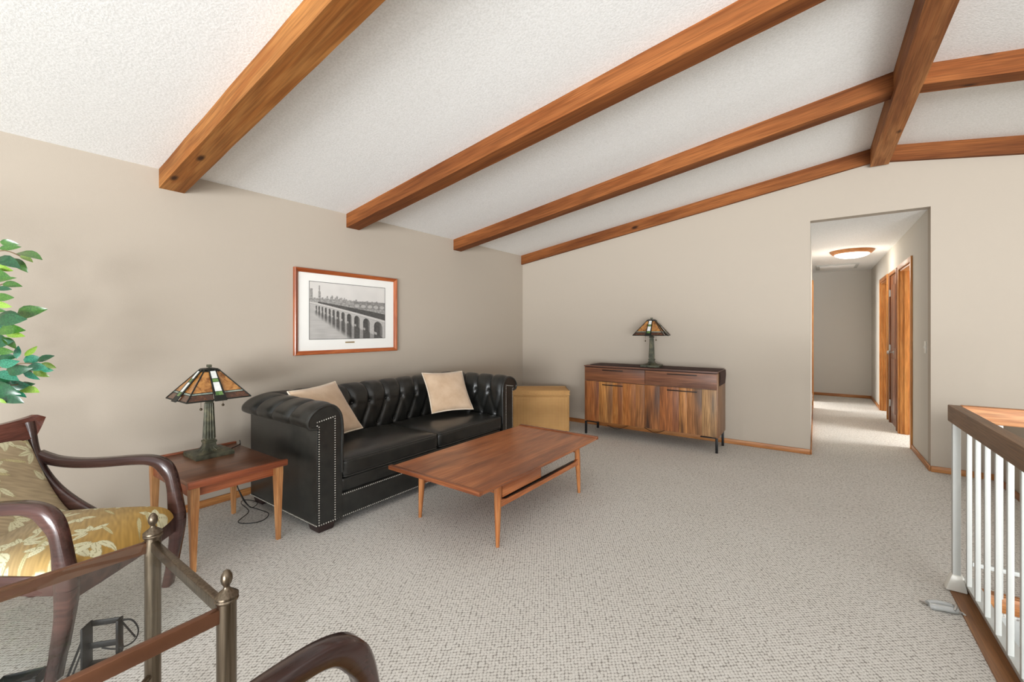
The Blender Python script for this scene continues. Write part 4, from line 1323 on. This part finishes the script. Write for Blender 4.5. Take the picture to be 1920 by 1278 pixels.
m = MB().use('rail_x'); m.box(-.328, .345, -.032, .010, .848, .930, .003); obj('handrail', m, rb)
m = MB().use('white'); m.box(-.29, .345, -.022, .004, .132, .152, .002); obj('bottom_rail', m, rb)
for x in (.733, .8675, 1.002, 1.1365):
    obj('baluster', MB().use('white').box(-.011, .011, -.011, .011, .004, .850, .002), rb, loc=(x - .93, -.010, 0))

# silvery fitting on the carpet
ft = thing('floor_fitting', 'small clear and silver curved fitting lying on the carpet beside the stair railing', 'fitting', (.487, 2.80, 0), TH + radians(-22))
m = MB().use('clear')
for y in (-.018, .018):
    m.tube(catmull([(-.048, y * .6, .010), (-.03, y, .014), (.0, y * 1.1, .016), (.03, y, .014), (.048, y * .6, .010)], 5), .0125, 10)
m.tube([(-.03, 0, .012), (.03, 0, .012)], .008, 8)
obj('clear_body', m, ft)
m = MB().use('silver'); m.tube([(-.055, 0, .008), (-.062, .02, .008), (-.07, .03, .006)], .004, 8); m.tube([(.045, -.02, .012), (.062, -.022, .010), (.068, -.035, .006)], .005, 8)
m.tube(catmull([(.03, -.03, .02), (.045, -.01, .03), (.045, .012, .024)], 4), .005, 8); m.box(-.045, .045, -.03, .03, 0, .004, .001)
obj('metal_clip', m, ft)

# ------------------------------------------------------------------ ficus
fi = thing('ficus_tree', 'artificial ficus tree with glossy green leaves at the left edge, beside the wall', 'plant', (-3.22, -.08, 0))
FO = V((-3.22, -.08, 0))
m = MB().use('pot'); m.lathe([(.11, 0), (.15, .24), (.165, .24), (.165, .27), (.145, .27), (.14, .25), (.001, .25)], n=28); obj('pot', m, fi)
m = MB().use('soil'); m.lathe([(.138, .235), (.10, .25), (.001, .255)], n=20); obj('soil', m, fi)
m = MB().use('bark'); trunk = catmull([(0, 0, .24), (.03, .01, .5), (-.01, .03, .85), (.02, 0, 1.2), (0, .02, 1.6), (.01, .03, 1.85)], 5)
m.tube(trunk, [.02 - .014 * i / (len(trunk) - 1) for i in range(len(trunk))], 8); obj('trunk', m, fi)
def leaf_mesh(L, W, mat, bend):
    m_ = MB().use(mat); n = 5; P = []
    for i in range(n + 1):
        t_ = i / n; wv_ = W * (sin(pi * min(1, t_ * .98 + .01)) ** .75) * (1 - .35 * t_) + .0006
        z = -bend * t_ * t_ * L
        P.append([V((t_ * L, -wv_, z + wv_ * .25)), V((t_ * L, 0, z)), V((t_ * L, wv_, z + wv_ * .25))])
    m_.grid(P); return m_.mesh('leaf', 80)
LV = {k: [leaf_mesh(1, .25, 'leaf_' + k, .15), leaf_mesh(1, .30, 'leaf_' + k, .3)] for k in ('mid', 'dark', 'yellow', 'teal')}
def put_leaf(a, b, kind, roll, big=0):
    a, b = V(a), V(b); x = (b - a); L = x.length; x.normalize()
    # the blade turns its face to the room, with some scatter
    zr_ = V((1.0, -.45, .25)); z = (zr_ - x * zr_.dot(x)).normalized(); y = z.cross(x)
    R_ = Matrix.Rotation(roll, 3, x) @ Matrix((x, y, z)).transposed()
    o = bpy.data.objects.new('leaf', LV[kind][big]); COL.objects.link(o); o.parent = fi
    o.location = a - FO; o.rotation_euler = R_.to_euler(); o.scale = (L, L, L); return o
rr_ = random.Random(21)
vis = [(0, 453, 28, 456, 'mid'), (-2, 466, 36, 461, 'mid'), (33, 474, 71, 474, 'mid'), (38, 479, 60, 488, 'yellow'), (24, 484, 48, 506, 'mid'), (-5, 483, 26, 492, 'dark'), (-8, 496, 20, 508, 'yellow'),
       (-4, 528, 27, 518, 'mid'), (5, 532, 33, 532, 'mid'), (-6, 540, 19, 541, 'dark'), (-8, 557, 19, 557, 'mid'), (-8, 568, 17, 575, 'yellow'), (32, 590, 70, 578, 'mid'), (30, 591, 51, 590, 'mid'),
       (-6, 591, 29, 588, 'dark'), (-3, 601, 40, 597, 'dark'), (-8, 614, 14, 611, 'teal'), (-3, 620, 31, 614, 'mid'), (12, 627, 43, 628, 'yellow'), (5, 632, 31, 650, 'mid'), (31, 672, 34, 648, 'teal'),
       (46, 667, 70, 650, 'yellow'), (70, 676, 97, 666, 'dark'), (44, 674, 70, 672, 'teal'), (77, 681, 101, 688, 'yellow'), (52, 687, 80, 687, 'teal'), (75, 690, 96, 695, 'teal'), (62, 695, 88, 704, 'yellow'),
       (44, 692, 65, 713, 'teal'), (-4, 683, 29, 679, 'teal'), (-4, 671, 25, 667, 'dark'), (-6, 697, 32, 710, 'teal'), (12, 695, 44, 692, 'dark'), (-4, 713, 44, 728, 'teal'), (42, 718, 62, 721, 'dark'),
       (39, 729, 69, 731, 'yellow'), (19, 732, 49, 742, 'teal'), (-6, 734, 29, 751, 'dark'), (-6, 746, 11, 756, 'yellow'), (-20, 645, 18, 640, 'dark'), (-15, 655, 20, 660, 'mid'), (-20, 630, 10, 640, 'dark'),
       (-18, 610, 12, 604, 'dark'), (-12, 700, 20, 718, 'dark'), (-10, 720, 22, 738, 'dark'), (-22, 580, 8, 582, 'mid'), (-25, 510, 5, 516, 'mid'), (-20, 720, 10, 726, 'teal')]
twm = MB().use('twig')
for (a, b_, c_, e, kd) in vis:
    d0 = rr_.uniform(1.98, 2.12) if a < 25 else rr_.uniform(2.08, 2.16)
    put_leaf(at(a, b_, d0), at(c_, e, d0 + rr_.uniform(-.03, .02)), kd, rr_.uniform(-.75, .75), rr_.choice((0, 1)))
for br_ in ([(-150, 560, 1.95), (-60, 500, 2.0), (0, 470, 2.05), (38, 480, 2.1)], [(-150, 640, 1.95), (-50, 560, 2.0), (5, 532, 2.06)], [(-150, 640, 1.95), (-60, 600, 2.0), (0, 600, 2.05), (32, 590, 2.1)],
            [(-150, 720, 1.95), (-50, 700, 2.0), (30, 682, 2.1), (75, 682, 2.13)], [(-150, 720, 1.95), (-50, 720, 2.0), (20, 722, 2.06), (42, 718, 2.1)], [(30, 682, 2.1), (46, 690, 2.12), (60, 697, 2.13)]):
    pp = catmull([at(*q) - FO for q in br_], 5)
    if br_[0][0] == -150: pp = [V((0, .02, at(*br_[0]).z - .12))] + pp
    twm.tube(pp, .0028, 5)
n_ = 0
while n_ < 110:
    a, r_, z = rr_.uniform(0, 2 * pi), .46 * sqrt(rr_.random()), rr_.uniform(1.05, 2.0)
    k = sqrt(max(.05, 1 - ((z - 1.5) / .6) ** 2)); p = V((cos(a) * r_ * k * .8, sin(a) * r_ * k, z)) + V((FO.x, FO.y, 0))
    q = p + V((cos(a), sin(a), rr_.uniform(-.5, .4))).normalized() * rr_.uniform(.06, .09)
    if min(p.x, q.x) < XL + .03: continue
    # keep the branches inside the crown away from the bare part of the wall
    if max(p.y, q.y) > .02: continue
    put_leaf(p, q, rr_.choice(('mid', 'dark', 'dark', 'teal', 'yellow')), rr_.uniform(-.6, .6), 0)
    if n_ % 4 == 0: twm.tube([V((.0, .02, p.z - .08)), (p - FO) * .5 + V((0, 0, p.z * .5 - .02)), p - FO], .002, 4)
    n_ += 1
obj('twigs', twm, fi)
